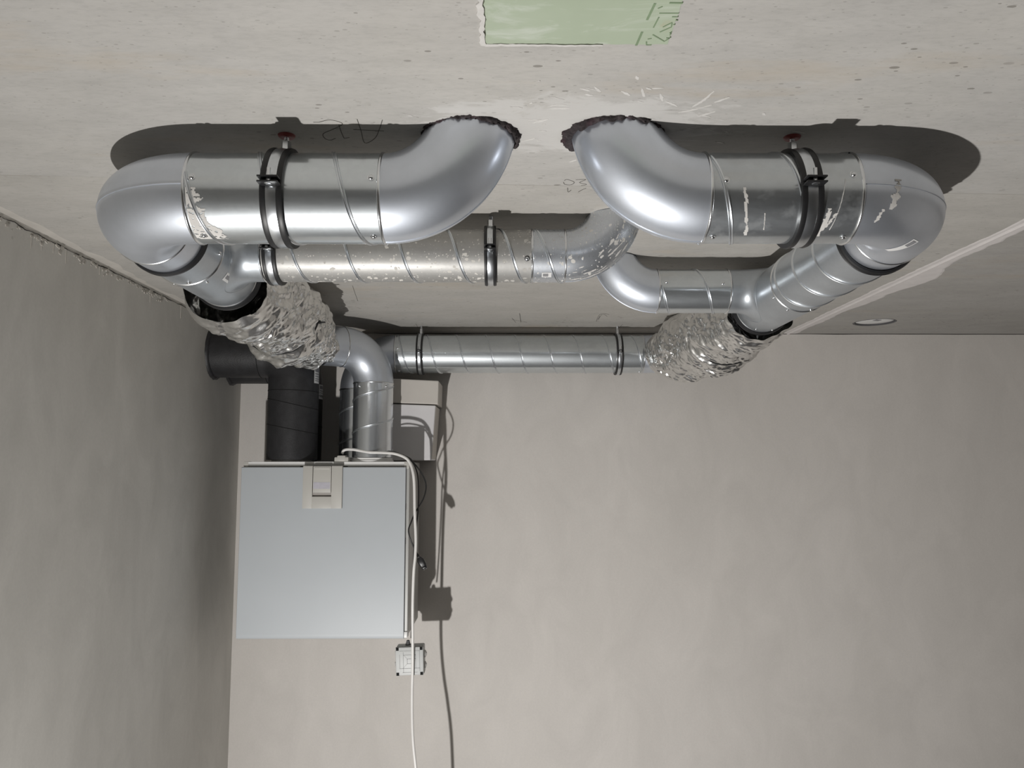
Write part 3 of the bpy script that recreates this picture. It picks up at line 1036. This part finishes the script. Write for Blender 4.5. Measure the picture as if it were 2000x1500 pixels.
tr, _ = tee('galvanised tee at right, branch pointing left to the short thin duct', FRY, r1, 1.617, 1.872, 1.788, r2, -1, z2 - z1, 0.110, GALV_Y)
for a in (R(150), R(205), R(240)):
    screw(FRY, 1.63, r1, a, tr, 0.8)
for a in (R(165), R(200)):
    screw(FRY, 1.855, r1, a, tr, 0.7)
gasket(FRY, 1.880, r1, tr, 0.018, 0.006)
FC = fx((0, 1.788, z2))
cx0, cx1 = 0.345, XR - 0.112
straight_duct('short thin spiral duct between right tee and the small elbow', FC, r2, cx0, cx1, GALV_X, 0.101, 3.5, [(cx0 + 0.014, -R(12)), (cx1 - 0.018, -R(8))])
elbow('small clean elbow rising into ceiling, behind the spattered elbow', (cx0, 1.788, z2), left, up, 0.100, r2, ELBOW, tail=0.05, rims=(True, False))

# mineral wool packed round the two front penetrations
for (cx, cy, rr), lab, sd in ((HOLES_A[0], 'dark mineral wool collar around left front elbow at the ceiling', 0.0),
                              (HOLES_A[1], 'dark mineral wool collar around right front elbow at the ceiling', 5.0)):
    t = MB()
    nu, nv = 240, 22
    P = np.zeros((nv, nu, 3))
    for i in range(nu):
        a = 2 * PI * i / nu
        ca, sa = math.cos(a), math.sin(a)
        sgn = 1 if sd == 0 else -1
        drop = 0.007 + 0.006 * max(0, sgn * ca) + 0.005 * nz(ca * 4, sa * 4, sd)
        rin = r1 - 0.001
        rout = rr + 0.003 + (0.001 if sd == 0 else 0.009) * max(0, sgn * ca) + 0.003 * nz(ca * 7, sa * 7, sd + 2)
        for j in range(nv):
            b = PI * j / (nv - 1)
            rad = (rin + rout) / 2 + (rout - rin) / 2 * math.cos(b)
            z = CEIL + 0.004 - drop * math.sin(b) ** 0.7
            p = Vector((cx + rad * ca, cy + rad * sa, z))
            w = mnoise.fractal(p * 110 + Vector((sd, 0, 0)), 0.7, 2.1, 5)
            P[j, i] = (p.x + 0.003 * w * ca, p.y + 0.003 * w * sa, p.z - 0.0035 * w)
    t.grid(P, close_u=True)
    o = t.build('mineral_wool_collar', WOOL, angle=180)
    c = V(cx, cy, CEIL)
    for v_ in o.data.vertices:
        v_.co = Vector(np.array(v_.co) - c)
    o.location = c
    o['label'], o['category'] = lab, 'insulation'

# clamps
clamp('pipe clamp with red ceiling plug on the thick left front duct', FA, -0.318, r1, 0, plug=True, lean=-0.035)
clamp('pipe clamp with red ceiling plug on the thick right front duct', FR, 0.4165, r1, 0, plug=True, lean=0.06)
clamp('pipe clamp on thin spattered duct, partly hidden under the left front duct', FB, -0.437, r2, 0, w=0.024)
clamp('spattered pipe clamp on thin duct at centre, hanging from a hex coupler', FB, -0.0295, r2, 0, w=0.022, coupler=0.022, lean=0.01)

# ------------------------------------------------------------------ rear run along the back wall
rb, zb, yb = 0.0648, 0.3775, 2.695
xv = -0.499
RV = 0.125
AHU_TOP = 0.012
FV = fz((xv, yb, 0))
straight_duct('rear upright duct on the ventilation unit, dark in shadow', FV, rb, AHU_TOP + 0.012, zb - RV, GALV_Z, 0.104, 0.9, [(zb - RV - 0.012, R(40))])
elbow('shadowed elbow linking rear upright duct to the duct along back wall', (xv, yb, zb - RV), up, right, RV, rb, ELBOW)
FK = fx((0, yb, zb))
kx0, kx1 = xv + RV, 0.466
straight_duct('long galvanised spiral duct along the back wall under the ceiling', FK, rb, kx0, kx1, GALV_X, 0.099, 3.185, [(kx0 + 0.012, -R(10)), (kx1 - 0.012, R(76)), (kx0 + 0.012, R(70))])
elbow('smooth elbow at right end of the back wall duct, entering the foil', (kx1, yb, zb), right, fwd, 0.118, rb, ELBOW, rims=(True, False))
clamp('left pipe clamp on the long duct along the back wall', FK, -0.2905, rb, 0, w=0.022, ear=0.55)
clamp('right pipe clamp on the long duct along the back wall', FK, 0.383, rb, 0, w=0.022, ear=0.55)

# front upright duct and its elbow towards the left foil sleeve
xf, yf, rf, zf = -0.430, 2.568, 0.0640, 0.374
RF = 0.112
FF = fz((xf, yf, 0))
straight_duct('bright front upright spiral duct on the ventilation unit', FF, rf, AHU_TOP + 0.012, zf - RF, GALV_Z, 0.104, 5.16, [(zf - RF - 0.012, -R(35)), (zf - RF - 0.012, R(48))])
psi = R(35)
dirf = V(-math.cos(psi), -math.sin(psi), 0)
ef, pf, df, _ = elbow('galvanised elbow from front upright duct into the left foil sleeve', (xf, yf, zf - RF), up, dirf, RF, rf, ELBOW, tail=0.062, rims=(True, False), seam=False)
EF = Frame(pf, df, (0, 0, 1))
screw(EF, -0.012, rf, R(60), ef, 0.9)
screw(EF, -0.050, rf, R(60), ef, 0.9)


# ------------------------------------------------------------------ foil sleeves
def foil_sleeve(label, path, radii, mouth, mouth_r, seed, lump=0.012, tie_at=0.62, tie_tilt=0.0, buckle_phi=R(60)):
    rng = np.random.default_rng(seed)
    c = catmull(path, 24)
    L = np.r_[0, np.cumsum(np.linalg.norm(np.diff(c, axis=0), axis=1))]
    nv, nu = 440, 380
    tt = np.linspace(0, 1, nv)
    rad_t = np.interp(tt, np.linspace(0, 1, len(radii)), radii)

    def centre(t):
        return np.stack([np.interp(t * L[-1], L, c[:, k]) for k in range(3)], -1)
    ph = np.linspace(0, 2 * PI, nu, endpoint=False)
    # mouth(phi): how far along the sleeve begins, as a fraction
    st = mouth(ph)
    Tm = st[None, :] + (1 - st[None, :]) * tt[:, None]
    C = centre(Tm)
    e = 1e-3
    D = centre(np.clip(Tm + e, 0, 1)) - centre(np.clip(Tm - e, 0, 1))
    D /= np.linalg.norm(D, axis=-1)[..., None]
    side = np.cross(D, np.array([0, 0, 1.0]))
    side /= np.linalg.norm(side, axis=-1)[..., None]
    upv = np.cross(side, D)
    Nn = np.cos(ph)[None, :, None] * upv + np.sin(ph)[None, :, None] * side
    rr = np.interp(Tm, tt, rad_t)
    k0 = np.clip(1 - (Tm - st[None, :]) / 0.09, 0, 1) ** 1.5
    rr = rr * (1 - k0) + mouth_r(ph)[None, :] * k0
    P = C + rr[..., None] * Nn

    def folds(Q, n, fmin, fmax, amp, warp, aniso=None):
        h = np.zeros(Q.shape[:2])
        W = Q.copy()
        for k in range(5):
            kv = rng.normal(0, 1, 3) * 22
            W = W + warp * np.sin(Q @ kv + rng.uniform(0, 6.28))[..., None] * rng.normal(0, 1, 3)
        for k in range(n):
            kv = rng.normal(0, 1, 3)
            if aniso is not None:
                kv = kv * aniso
            kv /= np.linalg.norm(kv)
            f = rng.uniform(fmin, fmax)
            x = (W @ kv) * f + rng.uniform(0, 1)
            tri = np.abs((x % 1.0) - 0.5) * 2
            mk = 0.5 + 0.5 * np.sin(W @ (rng.normal(0, 1, 3) * 25) + rng.uniform(0, 6.28))
            h += amp / f * (tri - 0.5) * mk ** 2
        return h
    h = folds(P, 14, 5, 12, 0.075, 0.006)
    h += folds(P, 30, 14, 36, 0.060, 0.005, np.array([0.42, 1, 0.42]))
    h += folds(P, 40, 38, 105, 0.070, 0.004, np.array([0.36, 1, 0.36]))
    h *= np.clip(0.25 + 8 * (Tm - st[None, :]), 0, 1)
    h += lump * (np.sin(P @ np.array([9, 7, 5.]) + seed) * np.sin(P @ np.array([-6, 11, 8.]) + 2 * seed))
    # pull in at the strap and at the far end
    tie = np.exp(-((Tm - tie_at - tie_tilt * np.cos(ph)[None, :]) / 0.018) ** 2)
    h = h * (1 - 0.75 * tie) - 0.006 * tie
    endk = np.clip((Tm - 0.93) / 0.07, 0, 1)
    h = h * (1 - 0.6 * endk)
    P = P + h[..., None] * Nn
    P[..., 2] = np.minimum(P[..., 2], CEIL - 0.002)
    P[..., 0] = np.maximum(P[..., 0], LEFT + 0.004)
    base = centre(np.array(0.5))
    t = thing('foil_sleeve', label, 'duct insulation', base)
    m = MB()
    m.grid(P, close_u=True)
    f = m.build('foil', FOIL, t, angle=180)
    # inner liner so that the mouth looks into a dark tube
    # strap
    i_t = [np.argmin(np.abs(Tm[:, k] - (tie_at + tie_tilt * math.cos(ph[k])))) for k in range(nu)]
    ring = np.array([P[i_t[k], k] + 0.0034 * Nn[i_t[k], k] for k in range(0, nu, 3)])
    ring = (ring + np.roll(ring, 1, 0) + np.roll(ring, -1, 0)) / 3
    m = MB()
    m.tube(ring, 0.0023, 6, closed=True)
    s = m.build('strap', BLACK_PLASTIC, t)
    k = int((buckle_phi % (2 * PI)) / (2 * PI) * nu)
    q = P[i_t[k], k] + 0.004 * Nn[i_t[k], k]
    m = MB()
    m.box(q - V(0.007, 0.006, 0.004), q + V(0.007, 0.006, 0.004), 0.001)
    m.box(q + V(0.004, -0.003, -0.002), q + V(0.018, 0.003, 0.001), 0.0006)
    m.build('buckle', BLACK_PLASTIC, s)
    return t


def mouth_left(ph):
    # phi 0 up, 90 deg = +X side, 180 = down, 270 = -X
    return 0.002 + 0.022 * np.exp(-((ph - R(190)) / 0.22) ** 2) + 0.003 * np.sin(ph * 7) + 0.002 * np.sin(ph * 17 + 1)


def gap(ph, c, w):
    d = (ph - R(c) + PI) % (2 * PI) - PI
    return np.exp(-(d / w) ** 2)


def mouth_left_r(ph):
    return 0.0705 + 0.016 * gap(ph, 228, 0.40) + 0.014 * gap(ph, 262, 0.3) + 0.003 * gap(ph, 125, 0.4) + 0.0010 * np.sin(ph * 11)


def mouth_right(ph):
    return 0.003 + 0.003 * np.sin(ph * 2 + 1) + 0.002 * np.sin(ph * 9)


def mouth_right_r(ph):
    return 0.0725 + 0.014 * gap(ph, 110, 0.5) + 0.0015 * np.sin(ph * 13)


end_f = pf - df * 0.006
foil_sleeve('crumpled foil sleeve at left over the duct from left tee to front upright elbow',
            [(XL, 1.592, 0.372), (XL, 1.75, 0.372), (XL - 0.004, 1.95, 0.372), (XL - 0.014, 2.15, 0.371), (XL - 0.024, 2.30, 0.373), (-0.589, 2.42, 0.374), tuple(end_f)],
            [0.102, 0.097, 0.096, 0.099, 0.101, 0.101, 0.096, 0.087, 0.075, 0.066], mouth_left, mouth_left_r, 3, tie_at=0.42, tie_tilt=0.02, buckle_phi=R(100))
foil_sleeve('crumpled foil sleeve at right between right tee and back wall duct',
            [(XR, 1.890, 0.374), (XR - 0.002, 2.05, 0.373), (XR - 0.006, 2.25, 0.372), (0.600, 2.42, 0.372), (0.578, 2.56, 0.374), (0.530, 2.65, 0.376)],
            [0.094, 0.093, 0.095, 0.098, 0.100, 0.102, 0.102, 0.100, 0.094, 0.078], mouth_right, mouth_right_r, 11, tie_at=0.37, tie_tilt=0.0, buckle_phi=R(258))


# ------------------------------------------------------------------ black foam pipes to the left wall
def foam_pipe(label, x, y, z, r, stick, seamz, stick_phi):
    t = thing('foam_pipe', label, 'insulated pipe', (x, y, AHU_TOP))
    Rf = r + 0.006
    arc = arc_path((x, y, z - Rf), up, left, Rf, n=14)
    path = [V(x, y, AHU_TOP + 0.004), V(x, y, (AHU_TOP + z - Rf) / 2)] + [a for a, _ in arc] + [V((x - Rf + LEFT) / 2, y, z), V(LEFT + 0.0005, y, z)]
    m = MB()
    m.tube(path, r, 64)
    m.build('foam_shell', FOAM, t, angle=80)
    F = fz((x, y, 0))
    for s, tilt in seamz:
        m = MB()
        ring = [F.pt(s + tilt * math.sin(a), r + 0.0002, a) for a in np.linspace(0, 2 * PI, 64, endpoint=False)]
        m.tube(ring, 0.0011, 6, closed=True)
        m.build('foam_joint', FOAM_SEAM, t)
    G = Frame((0, y, z), (1, 0, 0), (0, -1, 0))
    m = MB()
    m.tube([G.pt(x - Rf - 0.02 + 0.004 * math.cos(a), r + 0.0002, a) for a in np.linspace(0, 2 * PI, 64, endpoint=False)], 0.0011, 6, closed=True)
    m.build('foam_joint', FOAM_SEAM, t)
    # rag of foam sealing the wall entry
    m = MB()
    W = Frame((LEFT, y, z), (1, 0, 0), (0, -1, 0))
    P = np.array([[W.pt(s, r + q + 0.004 * nz(6 * math.cos(a), 6 * math.sin(a), y * 9), a) for a in np.linspace(0, 2 * PI, 60, endpoint=False)]
                  for s, q in ((0.0005, 0.007), (0.006, 0.006), (0.010, 0.002), (0.011, -0.001))])
    m.grid(P, close_u=True)
    m.build('wall_seal', FOAM, t)
    st = surf_patch(lambda s, a, l: F.pt(s, r + l, a), stick[0], stick[1], stick_phi[0], stick_phi[1], 8, 8, lambda x, y: True, t, PAPER, 'sticker')
    for k, (p, q) in enumerate(((0.08, 0.3), (0.40, 0.46), (0.55, 0.60), (0.70, 0.75), (0.82, 0.87))):
        h = stick[1] - stick[0]
        surf_patch(lambda s, a, l: F.pt(s, r + l, a), stick[1] - q * h, stick[1] - p * h, stick_phi[0] + R(3), stick_phi[1] - R(4), 2, 6, lambda x, y: True, st, PAPER_GREY, 'sticker_print', 0.0010)
    return t


foam_pipe('front black foam insulated pipe, from ventilation unit up into left wall', -0.690, 2.575, 0.363, 0.0800, (0.262, 0.315),
          ((0.236, -0.002), (0.195, -0.018), (0.115, -0.016)), (R(66), R(92)))
foam_pipe('rear black foam insulated pipe, behind the front foam pipe', -0.716, 2.742, 0.360, 0.0800, (0.225, 0.275),
          ((0.236, 0.0), (0.12, 0.01)), (R(70), R(96)))

# ------------------------------------------------------------------ ventilation unit
ax0, ax1, ay0, ay1, az0 = -0.818, -0.302, 2.508, 2.800, -0.5235
ahu = thing('ventilation_unit', 'white wall-mounted ventilation unit with beige latch, below the ducts', 'ventilation unit', (-0.56, 2.65, az0))
m = MB()
m.box((ax0, ay0 + 0.003, az0), (ax1, ay1, AHU_TOP - 0.004), 0.003)
m.build('cabinet', CASE, ahu)
m = MB()
prof = [(2.5075, -0.0065), (2.4905, -0.0065), (2.4885, -0.0080), (2.4880, -0.0105), (2.4880, -0.5140), (2.4882, -0.5165),
        (2.4893, -0.5245), (2.4905, -0.5270), (2.4935, -0.5280), (2.5075, -0.5280)]
for_x = [(-0.8220, 0.0012), (-0.8212, 0.0), (-0.3123, 0.0), (-0.3115, 0.0012)]
m.grid(np.array([[(x, y + dy if y < 2.5 else y, z) for y, z in prof] for x, dy in for_x]), close_u=True)
m.ngon([(for_x[0][0], y + 0.0012 if y < 2.5 else y, z) for y, z in prof])
m.ngon([(for_x[-1][0], y + 0.0012 if y < 2.5 else y, z) for y, z in prof[::-1]])
m.build('front_panel', PANEL, ahu)
m = MB()
m.box((ax0, 2.4985, -0.0058), (ax1, 2.511, AHU_TOP - 0.0085), 0.0008)
m.build('top_rail', CASE, ahu)
m = MB()
m.box((ax0, 2.498, AHU_TOP - 0.0085), (ax1, 2.56, AHU_TOP - 0.002), 0.0012)
m.build('top_edge', TRIM_WHITE, ahu)
for x0_, x1_ in ((ax0 - 0.0006, ax0 + 0.014), (ax1 - 0.016, ax1 + 0.0006)):
    m = MB()
    m.box((x0_, 2.4975, -0.012), (x1_, 2.53, AHU_TOP - 0.0012), 0.0015)
    m.build('corner_cap', LATCH, ahu)
m = MB()
m.box((ax1 - 0.009, 2.499, -0.5245), (ax1 + 0.0008, 2.516, -0.012), 0.001)
m.build('side_rail', CASE, ahu)
m = MB()
m.box((ax1 - 0.012, 2.494, -0.5262), (ax1 + 0.0012, 2.53, -0.508), 0.002)
m.build('corner_foot', TRIM_WHITE, ahu)
m = MB()
for z in (-0.13, -0.235):
    m.box((-0.3125, 2.4955, z - 0.01), (-0.3100, 2.5035, z + 0.01), 0.0008)
m.build('panel_clip', GLAND_GREY, ahu)
m = MB()
m.box((-0.642, 2.4972, -0.0068), (-0.494, 2.4992, -0.0038))
m.build('painted_shadow_strip', CRACK_SHADOW, ahu)  # dark strip painting in the latch plate's shadow along the rail
# latch plate with a recessed lever
m = MB()
LX0, LX1, LZ0, LZ1 = -0.6285, -0.5065, -0.134, -0.0030
SX0, SX1, SZ0 = -0.5985, -0.5400, -0.0975
yf0, yf1 = 2.4785, 2.4925
m.box((LX0, yf0, LZ0), (SX0, yf1, LZ1), 0.0018)
m.box((SX1, yf0, LZ0), (LX1, yf1, LZ1), 0.0018)
m.box((SX0 - 0.002, yf0, LZ0), (SX1 + 0.002, yf1, SZ0), 0.0018)
m.build('latch_plate', LATCH, ahu)
m = MB()
m.box((SX0, 2.4870, SZ0 - 0.001), (SX1, 2.4885, LZ1 - 0.002))
m.build('latch_recess', LATCH_SHADE, ahu)
m = MB()
m.box((SX0 + 0.0012, 2.4795, SZ0 + 0.012), (SX1 - 0.0012, 2.4862, LZ1 - 0.001), 0.0016)
lv = m.build('latch_lever', LATCH, ahu)
m = MB()
m.box((SX0 + 0.005, 2.4785, LZ1 - 0.0115), (SX1 - 0.005, 2.4798, LZ1 - 0.0045), 0.0005)
m.build('lever_grip', LATCH, lv)
m = MB()
m.box((SX0 + 0.003, 2.4790, SZ0 + 0.024), (SX1 - 0.004, 2.4797, SZ0 + 0.044))
m.build('lever_label', LABEL_MAUVE, lv)
# cable entry on the top edge
m = MB()
m.box((-0.5375, 2.500, AHU_TOP - 0.005), (-0.4930, 2.540, AHU_TOP + 0.0125), 0.004)
m.box((-0.5290, 2.4985, AHU_TOP - 0.002), (-0.5020, 2.541, AHU_TOP + 0.0175), 0.0045)
m.build('cable_entry', LATCH, ahu)
for xx, yy_, rr in ((xf, yf, rf), (xv, yb, rb), (-0.690, 2.575, 0.06), (-0.716, 2.742, 0.06)):
    m = MB()
    C = fz((xx, yy_, 0))
    m.lathe(C, [(AHU_TOP - 0.006, rr + 0.004), (AHU_TOP + 0.003, rr + 0.004), (AHU_TOP + 0.004, rr + 0.001), (AHU_TOP + 0.0105, rr + 0.001), (AHU_TOP + 0.011, rr - 0.004)], 64)
    m.build('duct_socket', TRIM_WHITE, ahu)
m = MB()
m.box((ax0 + 0.05, ay1, -0.1), (ax1 - 0.05, BACK, -0.05), 0.002)
m.box((ax0 + 0.05, ay1, -0.48), (ax1 - 0.05, BACK, -0.44), 0.002)
m.build('wall_bracket', CASE, ahu)

# ------------------------------------------------------------------ white boxes beside the upright ducts
t = thing('white_box', 'tall white box standing on the ventilation unit, lower of two', 'box', (-0.34, 2.75, AHU_TOP))
m = MB()
bm_pts = [(-0.4255, 2.672, AHU_TOP + 0.001), (-0.2490, 2.672, AHU_TOP + 0.004), (-0.2490, 2.834, AHU_TOP + 0.004), (-0.4255, 2.834, AHU_TOP + 0.001),
          (-0.4255, 2.672, 0.2065), (-0.2370, 2.672, 0.1995), (-0.2370, 2.834, 0.1995), (-0.4255, 2.834, 0.2065)]
m.v = list(bm_pts)
m.f = [(0, 1, 5, 4), (1, 2, 6, 5), (2, 3, 7, 6), (3, 0, 4, 7), (4, 5, 6, 7), (0, 3, 2, 1)]
body = m.build('box_body', CARD_WHITE, t, smooth=False)
bv = body.modifiers.new('bevel', 'BEVEL')
bv.width = 0.003
bv.segments = 2
m = MB()
m.v = [(-0.2489, 2.674, AHU_TOP + 0.008), (-0.2368, 2.674, 0.197), (-0.2368, 2.832, 0.197), (-0.2489, 2.832, AHU_TOP + 0.008),
       (-0.2484, 2.674, AHU_TOP + 0.008), (-0.2363, 2.674, 0.197), (-0.2363, 2.832, 0.197), (-0.2484, 2.832, AHU_TOP + 0.008)]
m.f = [(0, 1, 2, 3), (4, 7, 6, 5), (0, 4, 5, 1), (1, 5, 6, 2), (2, 6, 7, 3), (3, 7, 4, 0)]
m.build('side_flap', CARD_BEIGE, t, smooth=False)
t = thing('white_box', 'shallow beige-edged white box, upper of two beside the upright ducts', 'box', (-0.33, 2.75, 0.208))
m = MB()
m.v = [(-0.4255, 2.666, 0.2095), (-0.2285, 2.666, 0.2030), (-0.2285, 2.836, 0.2030), (-0.4255, 2.836, 0.2095),
       (-0.4255, 2.666, 0.2920), (-0.2268, 2.666, 0.2825), (-0.2268, 2.836, 0.2825), (-0.4255, 2.836, 0.2920)]
m.f = [(0, 1, 5, 4), (1, 2, 6, 5), (2, 3, 7, 6), (3, 0, 4, 7), (4, 5, 6, 7), (0, 3, 2, 1)]
body = m.build('box_body', CARD_BEIGE, t, smooth=False)
bv = body.modifiers.new('bevel', 'BEVEL')
bv.width = 0.003
bv.segments = 2


# ------------------------------------------------------------------ cables and hanging junction box
def cable(name, label, pts, r, mat):
    t = thing(name, label, 'cable', pts[0])
    m = MB()
    m.tube(catmull(pts, 12), r, 10)
    m.build('sheath', mat, t)
    return t


WHITE_PTS = [(-0.5174, 2.52, 0.0354), (-0.5096, 2.52, 0.0467), (-0.4812, 2.515, 0.0482), (-0.4309, 2.505, 0.04), (-0.39, 2.5, 0.0383), (-0.3491, 2.495, 0.0351), (-0.3163, 2.49, 0.0238), (-0.2998, 2.487, 0.0079), (-0.2891, 2.48, -0.019), (-0.2836, 2.478, -0.0583), (-0.2809, 2.478, -0.1446), (-0.2768, 2.478, -0.2224), (-0.2777, 2.478, -0.2766), (-0.2818, 2.478, -0.3306), (-0.2842, 2.482, -0.4232), (-0.284, 2.492, -0.5319), (-0.2837, 2.498, -0.6091), (-0.2843, 2.498, -0.6847), (-0.2824, 2.49, -0.7573), (-0.2771, 2.478, -0.8276), (-0.2676, 2.47, -0.8983), (-0.2567, 2.465, -0.9981), (-0.2485, 2.465, -1.1845)]
BLACK_PTS = [(-0.5159, 2.66, 0.0578), (-0.4692, 2.6, 0.0548), (-0.4044, 2.56, 0.0458), (-0.3541, 2.53, 0.0404), (-0.3066, 2.515, 0.0225), (-0.2929, 2.51, 0.0096), (-0.2701, 2.51, -0.0176), (-0.2537, 2.51, -0.0479), (-0.2502, 2.51, -0.075), (-0.2589, 2.505, -0.1082), (-0.2818, 2.5, -0.1474), (-0.293, 2.49, -0.1766), (-0.3002, 2.487, -0.2014), (-0.2923, 2.49, -0.2344), (-0.2728, 2.505, -0.2781)]
BOX_PTS = [(-0.4921, 2.66, 0.0629), (-0.4141, 2.6, 0.0498), (-0.3487, 2.55, 0.0375), (-0.3039, 2.52, 0.0177), (-0.2836, 2.515, -0.0112), (-0.2745, 2.51, -0.0511), (-0.273, 2.505, -0.1303), (-0.2781, 2.5, -0.193), (-0.2837, 2.5, -0.2557), (-0.2874, 2.505, -0.3807), (-0.2909, 2.52, -0.4916), (-0.2931, 2.53, -0.5338)]

cable('white_cable', 'white cable from top of ventilation unit hanging down past its right side', WHITE_PTS, 0.0045, WHITE_CABLE)
t = cable('plug_cable', 'black cable with a loose plug, dangling beside the ventilation unit', BLACK_PTS, 0.0023, BLACK_PLASTIC)
p0, p1 = V(*BLACK_PTS[-1]), V(*BLACK_PTS[-1]) + V(0.0235, 0, -0.0425)
G = Frame(p0, p1 - p0, (0, -1, 0))
m = MB()
for s0, s1, wx, wy in ((-0.004, 0.010, 0.0042, 0.004), (0.008, 0.040, 0.0110, 0.0075), (0.040, 0.0475, 0.0085, 0.006)):
    rings = []
    for s_, k_ in ((s0, 0.55), (s0 + 0.3 * (s1 - s0), 1.0), (s1 - 0.002, 0.95), (s1, 0.8)):
        ring = []
        for a in np.linspace(0, 2 * PI, 24, endpoint=False):
            ca, sa = math.cos(a), math.sin(a)
            q = (abs(ca) ** 4 + abs(sa) ** 4) ** -0.25
            ring.append(G.o + G.a * s_ + G.e1 * ca * q * wy * k_ + G.e2 * sa * q * wx * k_)
        rings.append(ring)
    P = np.array(rings)
    m.grid(P, close_u=True)
    m.ngon(P[0][::-1])
    m.ngon(P[-1])
pl = m.build('plug', BLACK_PLASTIC, t)
m = MB()
for k_ in (-1, 1):
    c_ = p0 + G.a * 0.0485 + G.e2 * 0.0042 * k_
    m.box(c_ - V(0.0013, 0.002, 0.0016), c_ + V(0.0013, 0.002, 0.0016))
m.build('plug_contacts', GLAND_GREY, pl)
cable('box_cable', 'thin black cable carrying the hanging junction box, behind the white cable', BOX_PTS, 0.0023, BLACK_PLASTIC)


t = thing('junction_box', 'light grey square junction box hanging on black cable below ventilation unit', 'junction box', (-0.2935, 2.53, -0.5550))
BX, BZ = -0.2935, -0.5975
TILT = R(-2.0)
piv = (BX, 2.53, BZ)


def bxy(u0, w0, u1, w1, ya, yb_, bev=0.0, mb=None):
    mb.box((BX + u0, ya, BZ + w0), (BX + u1, yb_, BZ + w1), bev, TILT, piv, 'y')


m = MB()
bxy(-0.0415, -0.0425, 0.0425, 0.0425, 2.519, 2.556, 0.004, m)
m.build('box_body', JBOX, t)
m = MB()
bxy(-0.0440, -0.0430, 0.0415, 0.0410, 2.507, 2.5195, 0.0035, m)
lid = m.build('lid', JBOX, t)
m = MB()
for su in (-1, 1):
    for sw in (-1, 1):
        cx_, cw_ = -0.00125 + su * 0.0365, -0.001 + sw * 0.0372
        bxy(cx_ - 0.0042, cw_ - 0.0046, cx_ + 0.0042, cw_ + 0.0046, 2.5066, 2.509, 0, m)
m.build('screw_recess', FOAM_SEAM, lid)
m = MB()
g = 0.0006
for (u0, w0, u1, w1) in ((-0.031, 0.030, 0.030, 0.030), (-0.031, -0.022, 0.030, -0.022), (-0.031, -0.022, -0.031, 0.019), (0.030, -0.030, 0.030, 0.030),
                         (-0.019, 0.018, 0.018, 0.018), (-0.020, -0.034, -0.020, 0.026), (0.018, -0.022, 0.018, 0.018), (-0.022, -0.034, 0.022, -0.034),
                         (-0.008, 0.006, 0.018, 0.006), (-0.008, -0.008, 0.012, -0.008), (-0.008, -0.008, -0.008, 0.006)):
    bxy(u0 - g, w0 - g, u1 + g, w1 + g, 2.5066, 2.508, 0, m)
for k in range(8):
    q = k / 7
    bxy(-0.019 + 0.011 * q - g, 0.018 - 0.012 * q - g, -0.019 + 0.011 * q + g, 0.018 - 0.012 * q + g, 2.5066, 2.508, 0, m)
    bxy(-0.020 + 0.012 * q - g, -0.020 + 0.012 * q - g, -0.020 + 0.012 * q + g, -0.020 + 0.012 * q + g, 2.5066, 2.508, 0, m)
m.build('lid_groove', JBOX_LINE, lid, smooth=False)
for su in (-1, 1):
    for w_ in (0.017, -0.016):
        m = MB()
        K = Frame((BX + su * 0.0405, 2.535, BZ + w_ - su * 0.0015), (su, 0, 0), (0, -1, 0))
        m.lathe(K, [(0, 0.0115), (0.004, 0.0110), (0.0062, 0.0085), (0.0068, 0.0055), (0.0085, 0.005), (0.0085, 0.0005)], 24)
        m.build('grommet', KNOCK, t)
m = MB()
K = Frame((-0.3025, 2.531, BZ + 0.041), (0, 0, 1), (1, 0, 0))
m.lathe(K, [(0, 0.0085), (0.003, 0.0085), (0.007, 0.0070), (0.011, 0.0055), (0.015, 0.0050), (0.0165, 0.0026)], 12)
m.build('cable_gland', GLAND_GREY, t)


# ------------------------------------------------------------------ round cover in the ceiling near the back wall
cx, cy, rr = HOLES_B[0]
t = thing('round_cover', 'white round cover recessed in a ceiling hole, at right by back wall', 'cover', (cx, cy, CEIL))
m = MB()
A = Frame((cx, cy, 0), (0, 0, 1), (1, 0, 0))
m.lathe(A, [(CEIL + 0.0035, 0.001), (CEIL + 0.0037, 0.030), (CEIL + 0.0045, 0.058), (CEIL + 0.007, 0.062), (CEIL + 0.05, 0.062)], 48)
m.build('disc', DISC, t)
m = MB()
m.lathe(A, [(CEIL + 0.0008, 0.0672), (CEIL - 0.0008, 0.0655), (CEIL + 0.0005, 0.0625), (CEIL + 0.05, 0.0625)], 48)
m.build('socket_ring', GLAND_GREY, t)
m = MB()
m.box((cx - 0.012, cy - 0.03, CEIL + 0.0028), (cx + 0.010, cy - 0.012, CEIL + 0.0040), 0.0005, 0.3)
m.build('label', PAPER_GREY, t)

# lift the whole scene so that the floor is z = 0
for o in COL.objects:
    if o.parent is None:
        o.location.z += EYE
